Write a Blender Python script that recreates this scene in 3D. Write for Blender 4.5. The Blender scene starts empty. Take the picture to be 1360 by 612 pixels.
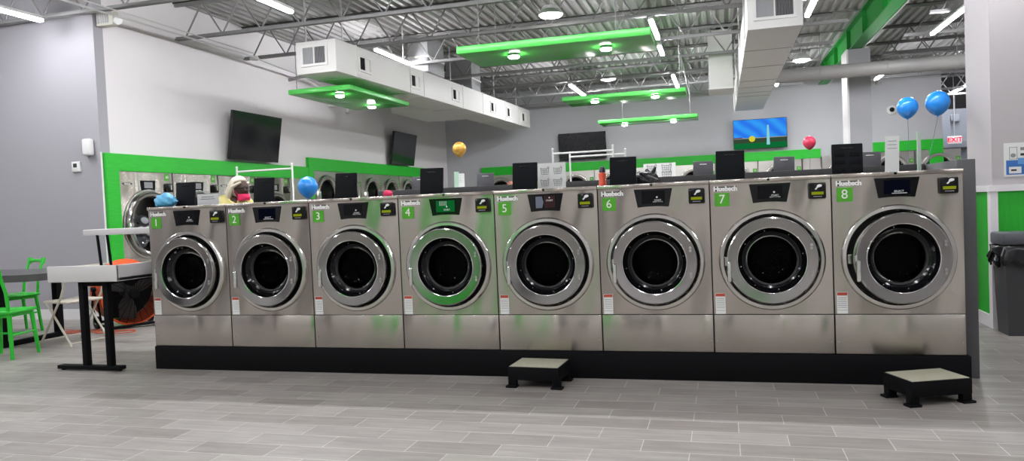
import bpy, bmesh, math, random
from mathutils import Vector, Matrix, Euler
PI = math.pi
random.seed(7)
SC = bpy.context.scene
COL = SC.collection

# ------------------------------------------------------------------ materials
MATS = {}
def new_mat(name):
    m = bpy.data.materials.new(name); m.use_nodes = True
    nt = m.node_tree
    b = nt.nodes['Principled BSDF']
    MATS[name] = m
    return m, nt, b

def lin(c):
    return tuple((x/12.92 if x <= 0.04045 else ((x+0.055)/1.055)**2.4) for x in c)

def rgb(r, g, b):
    return lin((r/255, g/255, b/255)) + (1,)

def plain(name, col, rough=0.5, metal=0.0, noise=0.0, nscale=8.0, bump=0.0, bscale=60.0, spec=None, coat=0.0, trans=0.0):
    m, nt, b = new_mat(name)
    b.inputs['Base Color'].default_value = col
    b.inputs['Roughness'].default_value = rough
    b.inputs['Metallic'].default_value = metal
    if spec is not None: b.inputs['Specular IOR Level'].default_value = spec
    if coat: b.inputs['Coat Weight'].default_value = coat
    if trans: b.inputs['Transmission Weight'].default_value = trans
    tc = nt.nodes.new('ShaderNodeTexCoord')
    if noise:
        n = nt.nodes.new('ShaderNodeTexNoise'); n.inputs['Scale'].default_value = nscale; n.inputs['Detail'].default_value = 5
        nt.links.new(tc.outputs['Object'], n.inputs['Vector'])
        mx = nt.nodes.new('ShaderNodeMix'); mx.data_type = 'RGBA'
        mx.inputs[6].default_value = tuple(c*(1-noise) for c in col[:3]) + (1,)
        mx.inputs[7].default_value = tuple(min(1, c*(1+noise)) for c in col[:3]) + (1,)
        nt.links.new(n.outputs['Fac'], mx.inputs[0]); nt.links.new(mx.outputs[2], b.inputs['Base Color'])
    if bump:
        n2 = nt.nodes.new('ShaderNodeTexNoise'); n2.inputs['Scale'].default_value = bscale; n2.inputs['Detail'].default_value = 4
        nt.links.new(tc.outputs['Object'], n2.inputs['Vector'])
        bp = nt.nodes.new('ShaderNodeBump'); bp.inputs['Strength'].default_value = bump; bp.inputs['Distance'].default_value = 0.01
        nt.links.new(n2.outputs['Fac'], bp.inputs['Height']); nt.links.new(bp.outputs['Normal'], b.inputs['Normal'])
    return m

def emit(name, col, strength):
    m = bpy.data.materials.new(name); m.use_nodes = True
    nt = m.node_tree; nt.nodes.clear()
    e = nt.nodes.new('ShaderNodeEmission'); o = nt.nodes.new('ShaderNodeOutputMaterial')
    e.inputs[0].default_value = col; e.inputs[1].default_value = strength
    nt.links.new(e.outputs[0], o.inputs[0]); MATS[name] = m
    return m

def steel(name, col, rough, wav=0.25, grain=0.25, axis='h'):
    """brushed stainless: fine horizontal grain that stretches reflections vertically, plus slight sheet waviness"""
    m, nt, b = new_mat(name)
    b.inputs['Base Color'].default_value = col
    b.inputs['Metallic'].default_value = 1.0
    b.inputs['Roughness'].default_value = rough
    b.inputs['Anisotropic'].default_value = 0.85
    b.inputs['Anisotropic Rotation'].default_value = 0.25
    tg = nt.nodes.new('ShaderNodeTangent'); tg.direction_type = 'RADIAL'; tg.axis = 'Z'
    nt.links.new(tg.outputs[0], b.inputs['Tangent'])
    tc = nt.nodes.new('ShaderNodeTexCoord')
    mp = nt.nodes.new('ShaderNodeMapping'); mp.inputs['Scale'].default_value = (1.2, 1.2, 260)
    nt.links.new(tc.outputs['Object'], mp.inputs[0])
    n = nt.nodes.new('ShaderNodeTexNoise'); n.inputs['Scale'].default_value = 1.0; n.inputs['Detail'].default_value = 3
    nt.links.new(mp.outputs[0], n.inputs['Vector'])
    mp2 = nt.nodes.new('ShaderNodeMapping'); mp2.inputs['Scale'].default_value = (2.2, 2.2, 0.9)
    nt.links.new(tc.outputs['Object'], mp2.inputs[0])
    n2 = nt.nodes.new('ShaderNodeTexNoise'); n2.inputs['Scale'].default_value = 1.0; n2.inputs['Detail'].default_value = 1
    nt.links.new(mp2.outputs[0], n2.inputs['Vector'])
    b1 = nt.nodes.new('ShaderNodeBump'); b1.inputs['Strength'].default_value = grain; b1.inputs['Distance'].default_value = 0.0006
    b2 = nt.nodes.new('ShaderNodeBump'); b2.inputs['Strength'].default_value = wav; b2.inputs['Distance'].default_value = 0.05
    nt.links.new(n2.outputs['Fac'], b2.inputs['Height'])
    nt.links.new(n.outputs['Fac'], b1.inputs['Height']); nt.links.new(b2.outputs['Normal'], b1.inputs['Normal'])
    nt.links.new(b1.outputs['Normal'], b.inputs['Normal'])
    return m

STEEL = steel('stainless', (0.50, 0.458, 0.415, 1), 0.23, wav=1.3)
STEELF = plain('stainless_flat', (0.60, 0.575, 0.54, 1), 0.3, 1.0, bump=0.05, bscale=3)
CHROME = plain('chrome', (0.66, 0.64, 0.61, 1), 0.2, 1.0)
CHROMED = plain('chrome_door', (0.43, 0.42, 0.41, 1), 0.12, 1.0)
CHROMEB = plain('bright_chrome', (0.85, 0.85, 0.83, 1), 0.12, 1.0)
BLACK = plain('black_plastic', (0.004, 0.004, 0.005, 1), 0.6, spec=0.1)
BLACKG = plain('black_gloss', (0.004, 0.004, 0.005, 1), 0.14, spec=0.35)
LIDM = plain('lid_plastic', (0.006, 0.007, 0.009, 1), 0.65, bump=0.03, bscale=200, spec=0.12)
LIDLIT = plain('lit_lid_plastic', (0.045, 0.045, 0.052, 1), 0.45, bump=0.05, bscale=200)  # same lid plastic, lightened: shading and reflection put into the colour
RUBBER = plain('rubber', (0.008, 0.008, 0.008, 1), 0.55)
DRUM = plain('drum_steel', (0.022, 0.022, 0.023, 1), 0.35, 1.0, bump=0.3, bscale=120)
DARKGREY = plain('dark_grey_laminate', (0.035, 0.034, 0.036, 1), 0.5, noise=0.15)
ENDGREY = plain('grey_laminate_end', (0.085, 0.083, 0.088, 1), 0.5, noise=0.1)
WHITE = plain('white_paint', (0.78, 0.76, 0.76, 1), 0.45)
WHITEP = plain('white_plastic', (0.70, 0.70, 0.69, 1), 0.4)
PAPER = plain('paper', (0.75, 0.75, 0.73, 1), 0.6)
INK = plain('ink', (0.02, 0.02, 0.02, 1), 0.6)
INKGREY = plain('grey_ink', (0.25, 0.25, 0.26, 1), 0.6)
RED = plain('red_print', (0.45, 0.06, 0.03, 1), 0.5)
TAGG = plain('tag_green', rgb(72, 158, 30), 0.45)
GREENP = plain('panel_green', rgb(78, 196, 80), 0.25, noise=0.06, nscale=3)
GREENC = plain('chair_green', rgb(40, 185, 48), 0.28)
GREENB = plain('beam_green', rgb(20, 130, 45), 0.45, noise=0.08)
LIME = plain('lime_paper', rgb(150, 200, 50), 0.6)
DUCT = plain('duct_paint', (0.76, 0.745, 0.72, 1), 0.5, noise=0.03, nscale=2)
DUCTD = plain('duct_grey', (0.33, 0.33, 0.34, 1), 0.5, noise=0.05, nscale=2)
PIPEM = plain('round_duct', (0.30, 0.29, 0.28, 1), 0.5, noise=0.06, nscale=3)
VENTD = plain('vent_dark', (0.015, 0.015, 0.018, 1), 0.6)
VENTG = plain('vent_grey', (0.42, 0.42, 0.43, 1), 0.5)
JOIST = plain('joist_grey', (0.21, 0.205, 0.205, 1), 0.55, noise=0.1)
DECK = plain('roof_deck', (0.34, 0.33, 0.325, 1), 0.5, noise=0.12, nscale=1.3)
CONDUIT = plain('conduit', (0.55, 0.54, 0.53, 1), 0.35, 0.3)
TVB = plain('tv_black', (0.006, 0.006, 0.008, 1), 0.14)
TABLEW = plain('table_white', (0.60, 0.575, 0.575, 1), 0.4)
TABLEG = plain('table_grey', (0.075, 0.07, 0.075, 1), 0.35, noise=0.2, nscale=14)
BEIGE = plain('beige_paint', (0.55, 0.50, 0.42, 1), 0.45)
STEPPAD = plain('step_pad', (0.42, 0.40, 0.30, 1), 0.85, noise=0.12, nscale=60, bump=0.3, bscale=200)
ORANGE = plain('fan_orange', rgb(215, 85, 40), 0.4)
ORANGEB = plain('bottle_orange', rgb(250, 105, 75), 0.35)
NAVY = plain('cap_navy', rgb(20, 28, 50), 0.35)
CORD = plain('cord_orange', rgb(215, 95, 60), 0.5)
BALB = plain('balloon_blue', rgb(45, 150, 245), 0.22, coat=0.3)
BALG = plain('balloon_gold', rgb(215, 165, 75), 0.25, metal=0.35)
BALP = plain('balloon_pink', rgb(240, 60, 95), 0.22, coat=0.3)
STRING = plain('ribbon', (0.10, 0.13, 0.2, 1), 0.5)
BAGBLACK = plain('bag_black', (0.012, 0.012, 0.014, 1), 0.22)
GREYCAN = plain('can_grey', (0.05, 0.05, 0.054, 1), 0.5, noise=0.1)
PINK = plain('pink_cloth', rgb(235, 40, 100), 0.6)
CREAM = plain('scarf_cream', rgb(215, 205, 185), 0.8, noise=0.12, nscale=20, bump=0.3, bscale=30)
YELLOW = plain('shirt_yellow', rgb(240, 225, 150), 0.8, noise=0.05)
SKIN = plain('skin', rgb(70, 42, 32), 0.5)
TROUSER = plain('trousers', (0.03, 0.03, 0.05, 1), 0.8)
SCREWM = plain('screw', (0.6, 0.6, 0.58, 1), 0.25, 1.0)
CLOTH = plain('laundry', (0.33, 0.34, 0.36, 1), 0.85, noise=0.3, nscale=9)
GLASSD = plain('window_glass', (0.012, 0.014, 0.018, 1), 0.06)
CLEARP = plain('clear_acrylic', (0.55, 0.75, 0.6, 1), 0.15)
ALU = plain('aluminium', (0.5, 0.5, 0.5, 1), 0.3, 1.0)

def paint_wall(name, col):
    return plain(name, col, 0.62, noise=0.03, nscale=1.2, bump=0.05, bscale=90)
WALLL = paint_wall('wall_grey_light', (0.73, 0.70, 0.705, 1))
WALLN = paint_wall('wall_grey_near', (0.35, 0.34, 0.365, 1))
WALLB = paint_wall('wall_grey_back', (0.47, 0.47, 0.49, 1))
WALLC = paint_wall('column_light', (0.46, 0.43, 0.435, 1))
WALLBLUE = paint_wall('wall_blue_grey', (0.21, 0.225, 0.26, 1))

def door_glass():
    m = bpy.data.materials.new('door_glass'); m.use_nodes = True
    nt = m.node_tree; nt.nodes.clear()
    o = nt.nodes.new('ShaderNodeOutputMaterial'); mx = nt.nodes.new('ShaderNodeMixShader')
    t = nt.nodes.new('ShaderNodeBsdfTransparent'); t.inputs[0].default_value = (0.30, 0.30, 0.31, 1)
    g = nt.nodes.new('ShaderNodeBsdfGlossy'); g.inputs['Roughness'].default_value = 0.04
    f = nt.nodes.new('ShaderNodeLayerWeight'); f.inputs[0].default_value = 0.12
    nt.links.new(f.outputs[0], mx.inputs[0]); nt.links.new(t.outputs[0], mx.inputs[1]); nt.links.new(g.outputs[0], mx.inputs[2])
    nt.links.new(mx.outputs[0], o.inputs[0]); return m
GLASS = door_glass()

def floor_mat():
    m, nt, b = new_mat('floor_planks')
    tc = nt.nodes.new('ShaderNodeTexCoord')
    mp = nt.nodes.new('ShaderNodeMapping'); mp.inputs['Location'].default_value = (0.33, 0.04, 0)
    nt.links.new(tc.outputs['Object'], mp.inputs[0])
    br = nt.nodes.new('ShaderNodeTexBrick'); br.offset = 0.5; br.offset_frequency = 2
    br.inputs['Scale'].default_value = 1.0; br.inputs['Brick Width'].default_value = 0.466; br.inputs['Row Height'].default_value = 0.178
    br.inputs['Mortar Size'].default_value = 0.0024; br.inputs['Mortar Smooth'].default_value = 0.2; br.inputs['Bias'].default_value = 0.0
    br.inputs['Color1'].default_value = (0.25, 0.225, 0.205, 1); br.inputs['Color2'].default_value = (0.35, 0.325, 0.30, 1)
    br.inputs['Mortar'].default_value = (0.56, 0.54, 0.51, 1)
    nt.links.new(mp.outputs[0], br.inputs['Vector'])
    mp2 = nt.nodes.new('ShaderNodeMapping'); mp2.inputs['Scale'].default_value = (1.6, 14, 1)
    nt.links.new(tc.outputs['Object'], mp2.inputs[0])
    n = nt.nodes.new('ShaderNodeTexNoise'); n.inputs['Scale'].default_value = 1.6; n.inputs['Detail'].default_value = 8; n.inputs['Roughness'].default_value = 0.65
    nt.links.new(mp2.outputs[0], n.inputs['Vector'])
    cr = nt.nodes.new('ShaderNodeValToRGB'); cr.color_ramp.elements[0].position = 0.3; cr.color_ramp.elements[1].position = 0.75
    cr.color_ramp.elements[0].color = (0.68, 0.67, 0.66, 1); cr.color_ramp.elements[1].color = (1.2, 1.2, 1.2, 1)
    nt.links.new(n.outputs['Fac'], cr.inputs[0])
    mx = nt.nodes.new('ShaderNodeMix'); mx.data_type = 'RGBA'; mx.blend_type = 'MULTIPLY'; mx.inputs[0].default_value = 0.8
    nt.links.new(br.outputs['Color'], mx.inputs[6]); nt.links.new(cr.outputs[0], mx.inputs[7])
    nt.links.new(mx.outputs[2], b.inputs['Base Color'])
    b.inputs['Roughness'].default_value = 0.38
    n3 = nt.nodes.new('ShaderNodeTexNoise'); n3.inputs['Scale'].default_value = 5; nt.links.new(tc.outputs['Object'], n3.inputs['Vector'])
    mr = nt.nodes.new('ShaderNodeMapRange'); mr.inputs[3].default_value = 0.3; mr.inputs[4].default_value = 0.5
    nt.links.new(n3.outputs['Fac'], mr.inputs[0]); nt.links.new(mr.outputs[0], b.inputs['Roughness'])
    bp = nt.nodes.new('ShaderNodeBump'); bp.inputs['Strength'].default_value = 0.15; bp.inputs['Distance'].default_value = 0.004
    nt.links.new(n.outputs['Fac'], bp.inputs['Height']); nt.links.new(bp.outputs['Normal'], b.inputs['Normal'])
    return m
FLOORM = floor_mat()

def wood_green(name, col, ax):
    """green painted boards with fine grain lines running along one axis"""
    m, nt, b = new_mat(name)
    tc = nt.nodes.new('ShaderNodeTexCoord'); mp = nt.nodes.new('ShaderNodeMapping')
    mp.inputs['Scale'].default_value = (22, 22, 3) if ax == 'z' else (3, 3, 30)
    nt.links.new(tc.outputs['Object'], mp.inputs[0])
    n = nt.nodes.new('ShaderNodeTexNoise'); n.inputs['Scale'].default_value = 2; n.inputs['Detail'].default_value = 6
    nt.links.new(mp.outputs[0], n.inputs['Vector'])
    mx = nt.nodes.new('ShaderNodeMix'); mx.data_type = 'RGBA'
    mx.inputs[6].default_value = tuple(c*0.8 for c in col[:3]) + (1,); mx.inputs[7].default_value = tuple(c*1.15 for c in col[:3]) + (1,)
    nt.links.new(n.outputs['Fac'], mx.inputs[0]); nt.links.new(mx.outputs[2], b.inputs['Base Color'])
    b.inputs['Roughness'].default_value = 0.5
    return m
GREENV = wood_green('green_boards_vertical', rgb(34, 175, 40), 'z')
GREENH = wood_green('green_boards_horizontal', rgb(30, 180, 40), 'h')

TUBEM = emit('tube_light', (0.95, 0.96, 1.0, 1), 215)
TUBEF = emit('front_tube_light', (0.95, 0.96, 1.0, 1), 150)
TUBEA = emit('aisle_tube_light', (0.95, 0.96, 1.0, 1), 125)
PUCKM = emit('puck_light', (1.0, 0.99, 0.95, 1), 110)
BAYM = emit('bay_light', (1.0, 0.99, 0.95, 1), 90)
EXITM = emit('exit_letters', rgb(240, 20, 60), 1.6)
EXITBG = plain('exit_box', (0.75, 0.66, 0.68, 1), 0.5)

# ------------------------------------------------------------------ mesh builder
class MB:
    def __init__(self): self.v = []; self.f = []; self.mi = []; self.mats = []; self.cur = 0
    def mat(self, m):
        if m not in self.mats: self.mats.append(m)
        self.cur = self.mats.index(m); return self
    def add(self, vs, fs, M=None):
        if not self.mats: self.mats.append(None)
        k = len(self.v)
        if M is not None: vs = [M @ Vector(p) for p in vs]
        self.v += [tuple(p) for p in vs]
        for f in fs: self.f.append(tuple(i+k for i in f)); self.mi.append(self.cur)
        return self
    def box(self, x0, x1, y0, y1, z0, z1, bev=0, M=None, seg=2):
        if x0 > x1: x0, x1 = x1, x0
        if y0 > y1: y0, y1 = y1, y0
        if z0 > z1: z0, z1 = z1, z0
        if bev:
            bm = bmesh.new(); bmesh.ops.create_cube(bm, size=1)
            bmesh.ops.scale(bm, vec=(x1-x0, y1-y0, z1-z0), verts=bm.verts)
            bmesh.ops.translate(bm, vec=((x0+x1)/2, (y0+y1)/2, (z0+z1)/2), verts=bm.verts)
            bmesh.ops.bevel(bm, geom=bm.edges[:], offset=min(bev, .49*min(x1-x0, y1-y0, z1-z0)), segments=seg, affect='EDGES', profile=0.5)
            bm.verts.index_update()
            vs = [v.co.copy() for v in bm.verts]; fs = [[v.index for v in f.verts] for f in bm.faces]; bm.free()
            return self.add(vs, fs, M)
        vs = [(x0,y0,z0),(x1,y0,z0),(x1,y1,z0),(x0,y1,z0),(x0,y0,z1),(x1,y0,z1),(x1,y1,z1),(x0,y1,z1)]
        return self.add(vs, [(0,3,2,1),(4,5,6,7),(0,1,5,4),(1,2,6,5),(2,3,7,6),(3,0,4,7)], M)
    def cyl(self, a, b, r, r2=None, n=16, M=None):
        a = Vector(a); b = Vector(b); r2 = r if r2 is None else r2
        d = (b-a).normalized(); u = d.orthogonal().normalized(); w = d.cross(u)
        vs = []; fs = []
        for p, rr in ((a, r), (b, r2)):
            for i in range(n):
                t = 2*PI*i/n; vs.append(p + (u*math.cos(t)+w*math.sin(t))*rr)
        for i in range(n):
            j = (i+1) % n; fs.append((i, j, n+j, n+i))
        fs.append(tuple(range(n))[::-1]); fs.append(tuple(range(n, 2*n)))
        return self.add(vs, fs, M)
    def tube(self, pts, r, n=8, closed=False, M=None):
        pts = [Vector(p) for p in pts]; N = len(pts); vs = []; fs = []
        rr = r if isinstance(r, (list, tuple)) else [r]*N
        u = None
        for i, p in enumerate(pts):
            if closed: d = pts[(i+1) % N]-pts[i-1]
            else: d = pts[min(i+1, N-1)]-pts[max(i-1, 0)]
            d = d.normalized() if d.length > 1e-9 else Vector((0,0,1))
            if u is None: u = d.orthogonal().normalized()
            else:
                u = u - d*u.dot(d)
                u = u.normalized() if u.length > 1e-6 else d.orthogonal().normalized()
            w = d.cross(u)
            for k in range(n):
                t = 2*PI*k/n; vs.append(p+(u*math.cos(t)+w*math.sin(t))*rr[i])
        m = N if closed else N-1
        for i in range(m):
            a = i*n; b = ((i+1) % N)*n
            for k in range(n):
                l = (k+1) % n; fs.append((a+k, a+l, b+l, b+k))
        if not closed:
            fs.append(tuple(range(n))[::-1]); fs.append(tuple(range((N-1)*n, N*n)))
        return self.add(vs, fs, M)
    def lathe(self, prof, n=32, M=None, cap0=False, cap1=False):
        """profile of (radius, height) turned about local z"""
        vs = []; fs = []
        for r, z in prof:
            for i in range(n):
                t = 2*PI*i/n; vs.append((r*math.cos(t), r*math.sin(t), z))
        for k in range(len(prof)-1):
            for i in range(n):
                j = (i+1) % n; fs.append((k*n+i, k*n+j, (k+1)*n+j, (k+1)*n+i))
        if cap0: fs.append(tuple(range(n))[::-1])
        if cap1: fs.append(tuple(range((len(prof)-1)*n, len(prof)*n)))
        return self.add(vs, fs, M)
    def prism(self, poly, d0, d1, M=None):
        """polygon in local xz, extruded along y from d0 to d1"""
        n = len(poly); vs = [(x, d0, z) for x, z in poly]+[(x, d1, z) for x, z in poly]
        fs = [tuple(range(n)), tuple(range(n, 2*n))[::-1]]+[(i, n+i, n+(i+1) % n, (i+1) % n) for i in range(n)]
        return self.add(vs, fs, M)
    def ball(self, c, rx, ry=None, rz=None, n=20, m=12, M=None, fn=None):
        ry = rx if ry is None else ry; rz = rx if rz is None else rz
        vs = []; fs = []
        for i in range(m+1):
            ph = PI*i/m
            for k in range(n):
                t = 2*PI*k/n
                p = Vector((math.sin(ph)*math.cos(t), math.sin(ph)*math.sin(t), math.cos(ph)))
                if fn: p = fn(p)
                vs.append((c[0]+rx*p.x, c[1]+ry*p.y, c[2]+rz*p.z))
        for i in range(m):
            for k in range(n):
                l = (k+1) % n; fs.append((i*n+k, (i+1)*n+k, (i+1)*n+l, i*n+l))
        return self.add(vs, fs, M)
    def text(self, s, size, M, ext=0.0006, bold=0.0):
        cu = bpy.data.curves.new('t', 'FONT'); cu.body = s; cu.size = size; cu.extrude = ext; cu.offset = bold
        cu.align_x = 'CENTER'; cu.align_y = 'CENTER'; cu.resolution_u = 3
        o = bpy.data.objects.new('t', cu); me = bpy.data.meshes.new_from_object(o)
        self.add([v.co.copy() for v in me.vertices], [tuple(p.vertices) for p in me.polygons], M)
        bpy.data.objects.remove(o); bpy.data.curves.remove(cu); bpy.data.meshes.remove(me)
        return self
    def build(self, name, parent=None, mat=None, loc=(0,0,0), rot=(0,0,0), sharp=38, fix=True):
        me = bpy.data.meshes.new(name)
        me.from_pydata(self.v, [], self.f)
        mats = self.mats if self.mats and self.mats[0] is not None else [mat]
        if mat is not None and self.mats in ([], [None]): mats = [mat]
        for m in mats: me.materials.append(m)
        me.polygons.foreach_set('material_index', self.mi)
        bm = bmesh.new(); bm.from_mesh(me)
        bmesh.ops.remove_doubles(bm, verts=bm.verts, dist=1e-5)
        if fix: bmesh.ops.recalc_face_normals(bm, faces=bm.faces)
        bm.to_mesh(me); bm.free()
        me.polygons.foreach_set('use_smooth', [True]*len(me.polygons))
        me.set_sharp_from_angle(angle=math.radians(sharp)); me.update()
        o = bpy.data.objects.new(name, me); COL.objects.link(o)
        o.location = loc; o.rotation_euler = rot
        if parent: o.parent = parent
        return o

def thing(name, label, cat, loc=(0,0,0), rotz=0.0, group=None):
    o = bpy.data.objects.new(name, None); COL.objects.link(o)
    o.location = loc; o.rotation_euler = (0,0,rotz); o.empty_display_size = 0.1
    return tag(o, label, cat, group)
def tag(o, label, cat, group=None):
    o['label'] = label; o['category'] = cat
    if group: o['group'] = group
    return o
def struct(o, label=None, cat=None):
    o['kind'] = 'structure'
    if label: o['label'] = label
    if cat: o['category'] = cat
    return o
def kids(o): return [c for c in bpy.data.objects if c.parent == o]
def copy_tree(o, parent=None):
    c = o.copy(); COL.objects.link(c)
    if parent: c.parent = parent
    for ch in kids(o): copy_tree(ch, c)
    return c
def RX(a): return Matrix.Rotation(a, 4, 'X')
def RY(a): return Matrix.Rotation(a, 4, 'Y')
def RZ(a): return Matrix.Rotation(a, 4, 'Z')
def T(x, y, z): return Matrix.Translation((x, y, z))
FRONT = RX(PI/2)       # local z -> -y : things lathed towards the viewer of a front; text standing upright facing -y

# ------------------------------------------------------------------ camera
def cam():
    f, p, y, r = 990.78, -0.03387, -0.27518, -0.04255
    cy, sy = math.cos(y), math.sin(y)
    fw = Vector((sy, cy, 0)); rt = Vector((cy, -sy, 0)); up = Vector((0,0,1))
    fw2 = fw*math.cos(p)+up*math.sin(p); up2 = up*math.cos(p)-fw*math.sin(p)
    rt3 = rt*math.cos(r)+up2*math.sin(r); up3 = up2*math.cos(r)-rt*math.sin(r)
    M = Matrix((rt3, up3, -fw2)).transposed().to_4x4(); M.translation = (4.5153, -5.0693, 1.2183)
    c = bpy.data.cameras.new('camera'); c.sensor_width = 36; c.lens = f/1360*36; c.clip_end = 200; c.clip_start = 0.05
    o = bpy.data.objects.new('camera', c); COL.objects.link(o); o.matrix_world = M; SC.camera = o
cam()

# ------------------------------------------------------------------ room shell
XL, YN, YB = -2.92, 2.54, 14.8
def shell(name, dims, mat, label=None, cat=None):
    return struct(MB().box(*dims).build(name, mat=mat), label, cat)
shell('floor', (-8, 12, -9, 19, -0.1, 0), FLOORM, 'grey wood-look plank tile floor', 'floor')
# near left wall, with its return into the left wall
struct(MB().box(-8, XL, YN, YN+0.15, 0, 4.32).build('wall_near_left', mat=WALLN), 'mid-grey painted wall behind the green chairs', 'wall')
mb = MB().box(XL-0.15, XL, YN+0.15, YB+0.15, 2.05, 4.32).box(XL-0.15, XL, YN+0.15, 2.765, 0, 2.05).box(XL-0.15, XL, 12.42, YB+0.15, 0, 2.05)
mb.box(XL-0.65, XL-0.55, 2.7, 12.5, 0, 2.3).box(XL-0.55, XL-0.15, 2.66, 2.76, 0, 2.3).box(XL-0.55, XL-0.15, 12.42, 12.5, 0, 2.3).box(XL-0.55, XL-0.15, 2.7, 12.5, 2.2, 2.3)
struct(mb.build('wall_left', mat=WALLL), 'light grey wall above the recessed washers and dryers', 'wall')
mb = MB().box(XL-0.15, 9.6, YB, YB+0.15, 2.08, 4.32).box(XL-0.15, -1.86, YB, YB+0.15, 0, 2.08).box(-1.9, 9.6, YB+0.6, YB+0.7, 0, 2.3).box(-1.9, 9.6, YB+0.15, YB+0.6, 2.2, 2.3)
struct(mb.build('wall_back', mat=WALLB), 'grey back wall with the lit television', 'wall')
shell('wall_recess', (9.6, 12, 17.6, 17.75, 0, 3.3), WALLBLUE, 'blue-grey wall under the exit sign', 'wall')
shell('wall_recess_side', (9.45, 9.6, YB+0.15, 17.75, 0, 4.32), WALLB, 'side wall of the recess by the exit sign', 'wall')
shell('wall_recess_upper', (9.6, 12, 18.6, 18.75, 0, 4.32), DARKGREY, 'dark upper wall behind the exit sign', 'wall')
shell('wall_right', (12, 12.15, -9, 19, 0, 4.32), WALLB, 'grey wall at the far right side', 'wall')
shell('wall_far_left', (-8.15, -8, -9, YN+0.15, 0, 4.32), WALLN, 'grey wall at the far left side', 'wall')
shell('wall_front', (-8, 12, -9.15, -9, 0, 4.32), WALLL, 'grey wall behind the photographer', 'wall')

# corrugated roof deck
mb = MB()
prof = []; x = -8.0
while x < 12.0:
    prof += [(x, 4.30), (x+0.055, 4.30), (x+0.075, 4.345), (x+0.130, 4.345)]; x += 0.15
vs = [(px, -9, pz) for px, pz in prof]+[(px, 19, pz) for px, pz in prof]; n = len(prof)
mb.add(vs, [(i, i+1, n+i+1, n+i) for i in range(n-1)])
struct(mb.build('ceiling', mat=DECK, sharp=20), 'corrugated metal roof deck', 'ceiling')
shell('ceiling_cover', (-8.15, 12.15, -9.15, 19, 4.36, 4.42), DARKGREY)

# baseboards and trims
shell('baseboard_near_left', (-8, XL-0.001, YN-0.018, YN, 0, 0.13), WHITE, 'white baseboard along the near left wall', 'baseboard')
shell('trim_corner_left', (XL-0.002, XL+0.006, YN-0.004, YN+0.016, 0, 2.1), WHITE, 'thin white corner trim', 'trim')

# right column block with green wainscot
CX0, CY0, CY1 = 6.71, 2.08, 2.72
shell('wall_right_column', (CX0, 8.6, CY0, CY1, 0, 4.31), WALLC, 'broad grey column at the right of the washers', 'column')
mb = MB().mat(WHITE)
mb.box(CX0-0.03, 8.6, CY0-0.03, CY1+0.03, 1.16, 1.215)       # chair rail
mb.box(CX0-0.02, 8.6, CY0-0.02, CY1+0.02, 0.0, 0.11)
mb.box(CX0-0.02, CX0+0.035, CY0-0.02, CY0+0.06, 0.11, 1.16)
mb.box(CX0-0.02, CX0+0.03, CY1-0.05, CY1+0.02, 0.11, 1.16)
struct(mb.build('trim_1'), 'white chair rail and corner trim on the right column', 'trim')
mb = MB().mat(GREENV)
mb.box(CX0-0.008, CX0+0.01, CY0+0.06, CY1-0.05, 0.11, 1.16)
mb.box(CX0+0.035, 8.6, CY0-0.008, CY0+0.01, 0.11, 1.16)
struct(mb.build('trim_2'), 'green boards below the chair rail of the right column', 'wainscot')
# slim back column under the girder
shell('wall_column', (6.86, 7.24, 10.1, 10.7, 0, 3.84), paint_wall('column_grey', (0.36, 0.36, 0.375, 1)), 'grey column standing under the green roof beam', 'column')
struct(MB().box(6.83, 6.86, 10.08, 10.7, 0, 3.84).build('trim_3', mat=WHITE), 'white corner board of the column under the green beam', 'trim')

# left wall green surrounds
mb = MB().mat(GREENH)
mb.box(XL, XL+0.05, 2.57, 7.33, 1.87, 2.09); mb.box(XL, XL+0.05, 2.57, 2.77, 0, 1.87)
struct(mb.build('trim_4'), 'bright green surround of the large recessed washers', 'trim')
mb = MB().mat(GREENH)
mb.box(XL, XL+0.06, 7.33, 13.0, 2.03, 2.27); mb.box(XL, XL+0.06, 7.33, 7.5, 1.5, 2.03)
struct(mb.build('trim_5'), 'bright green surround above the left wall dryers', 'trim')
mb = MB().mat(GREENH); mb.box(-1.89, 6.9, YB-0.06, YB, 2.06, 2.29)
struct(mb.build('trim_6'), 'bright green band above the back wall dryers', 'trim')
mb = MB().mat(GREENH); mb.box(7.15, 9.6, YB-0.06, YB, 2.12, 2.36); mb.box(9.3, 9.6, YB-0.06, YB, 0, 2.12)
struct(mb.build('trim_7'), 'bright green band by the right end of the back wall', 'trim')
# recess ledge by exit sign
shell('trim_8', (9.6, 12, 17.5, 17.6, 2.20, 2.26), DARKGREY)

# front side of the room (seen in the reflections)
for i, (x0, x1) in enumerate(((-6.9, -5.6), (1.5, 2.7), (7.0, 7.9))):
    fr = MB().mat(WHITE)
    for bx in ((x0, x1, 0.35, 0.42), (x0, x1, 2.75, 2.82), (x0, x0+0.06, 0.42, 2.75), (x1-0.06, x1, 0.42, 2.75)):
        fr.box(bx[0], bx[1], -9.0, -8.94, bx[2], bx[3])
    w = struct(fr.build('window_%d' % (i+1)), 'dark shop window on the wall behind the photographer', 'window')
    MB().box(x0+0.05, x1-0.05, -8.99, -8.97, 0.4, 2.77).build('pane', w, GLASSD)
for i, (x0, x1) in enumerate(((-1.35, 0.15), (5.5, 5.7), (8.0, 8.2))):
    struct(MB().mat(GREENV).box(x0, x1, -9.0, -8.9, 0, 3.3).build('trim_%d' % (9+i)), 'green boarded pier between the windows', 'pier')

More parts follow.
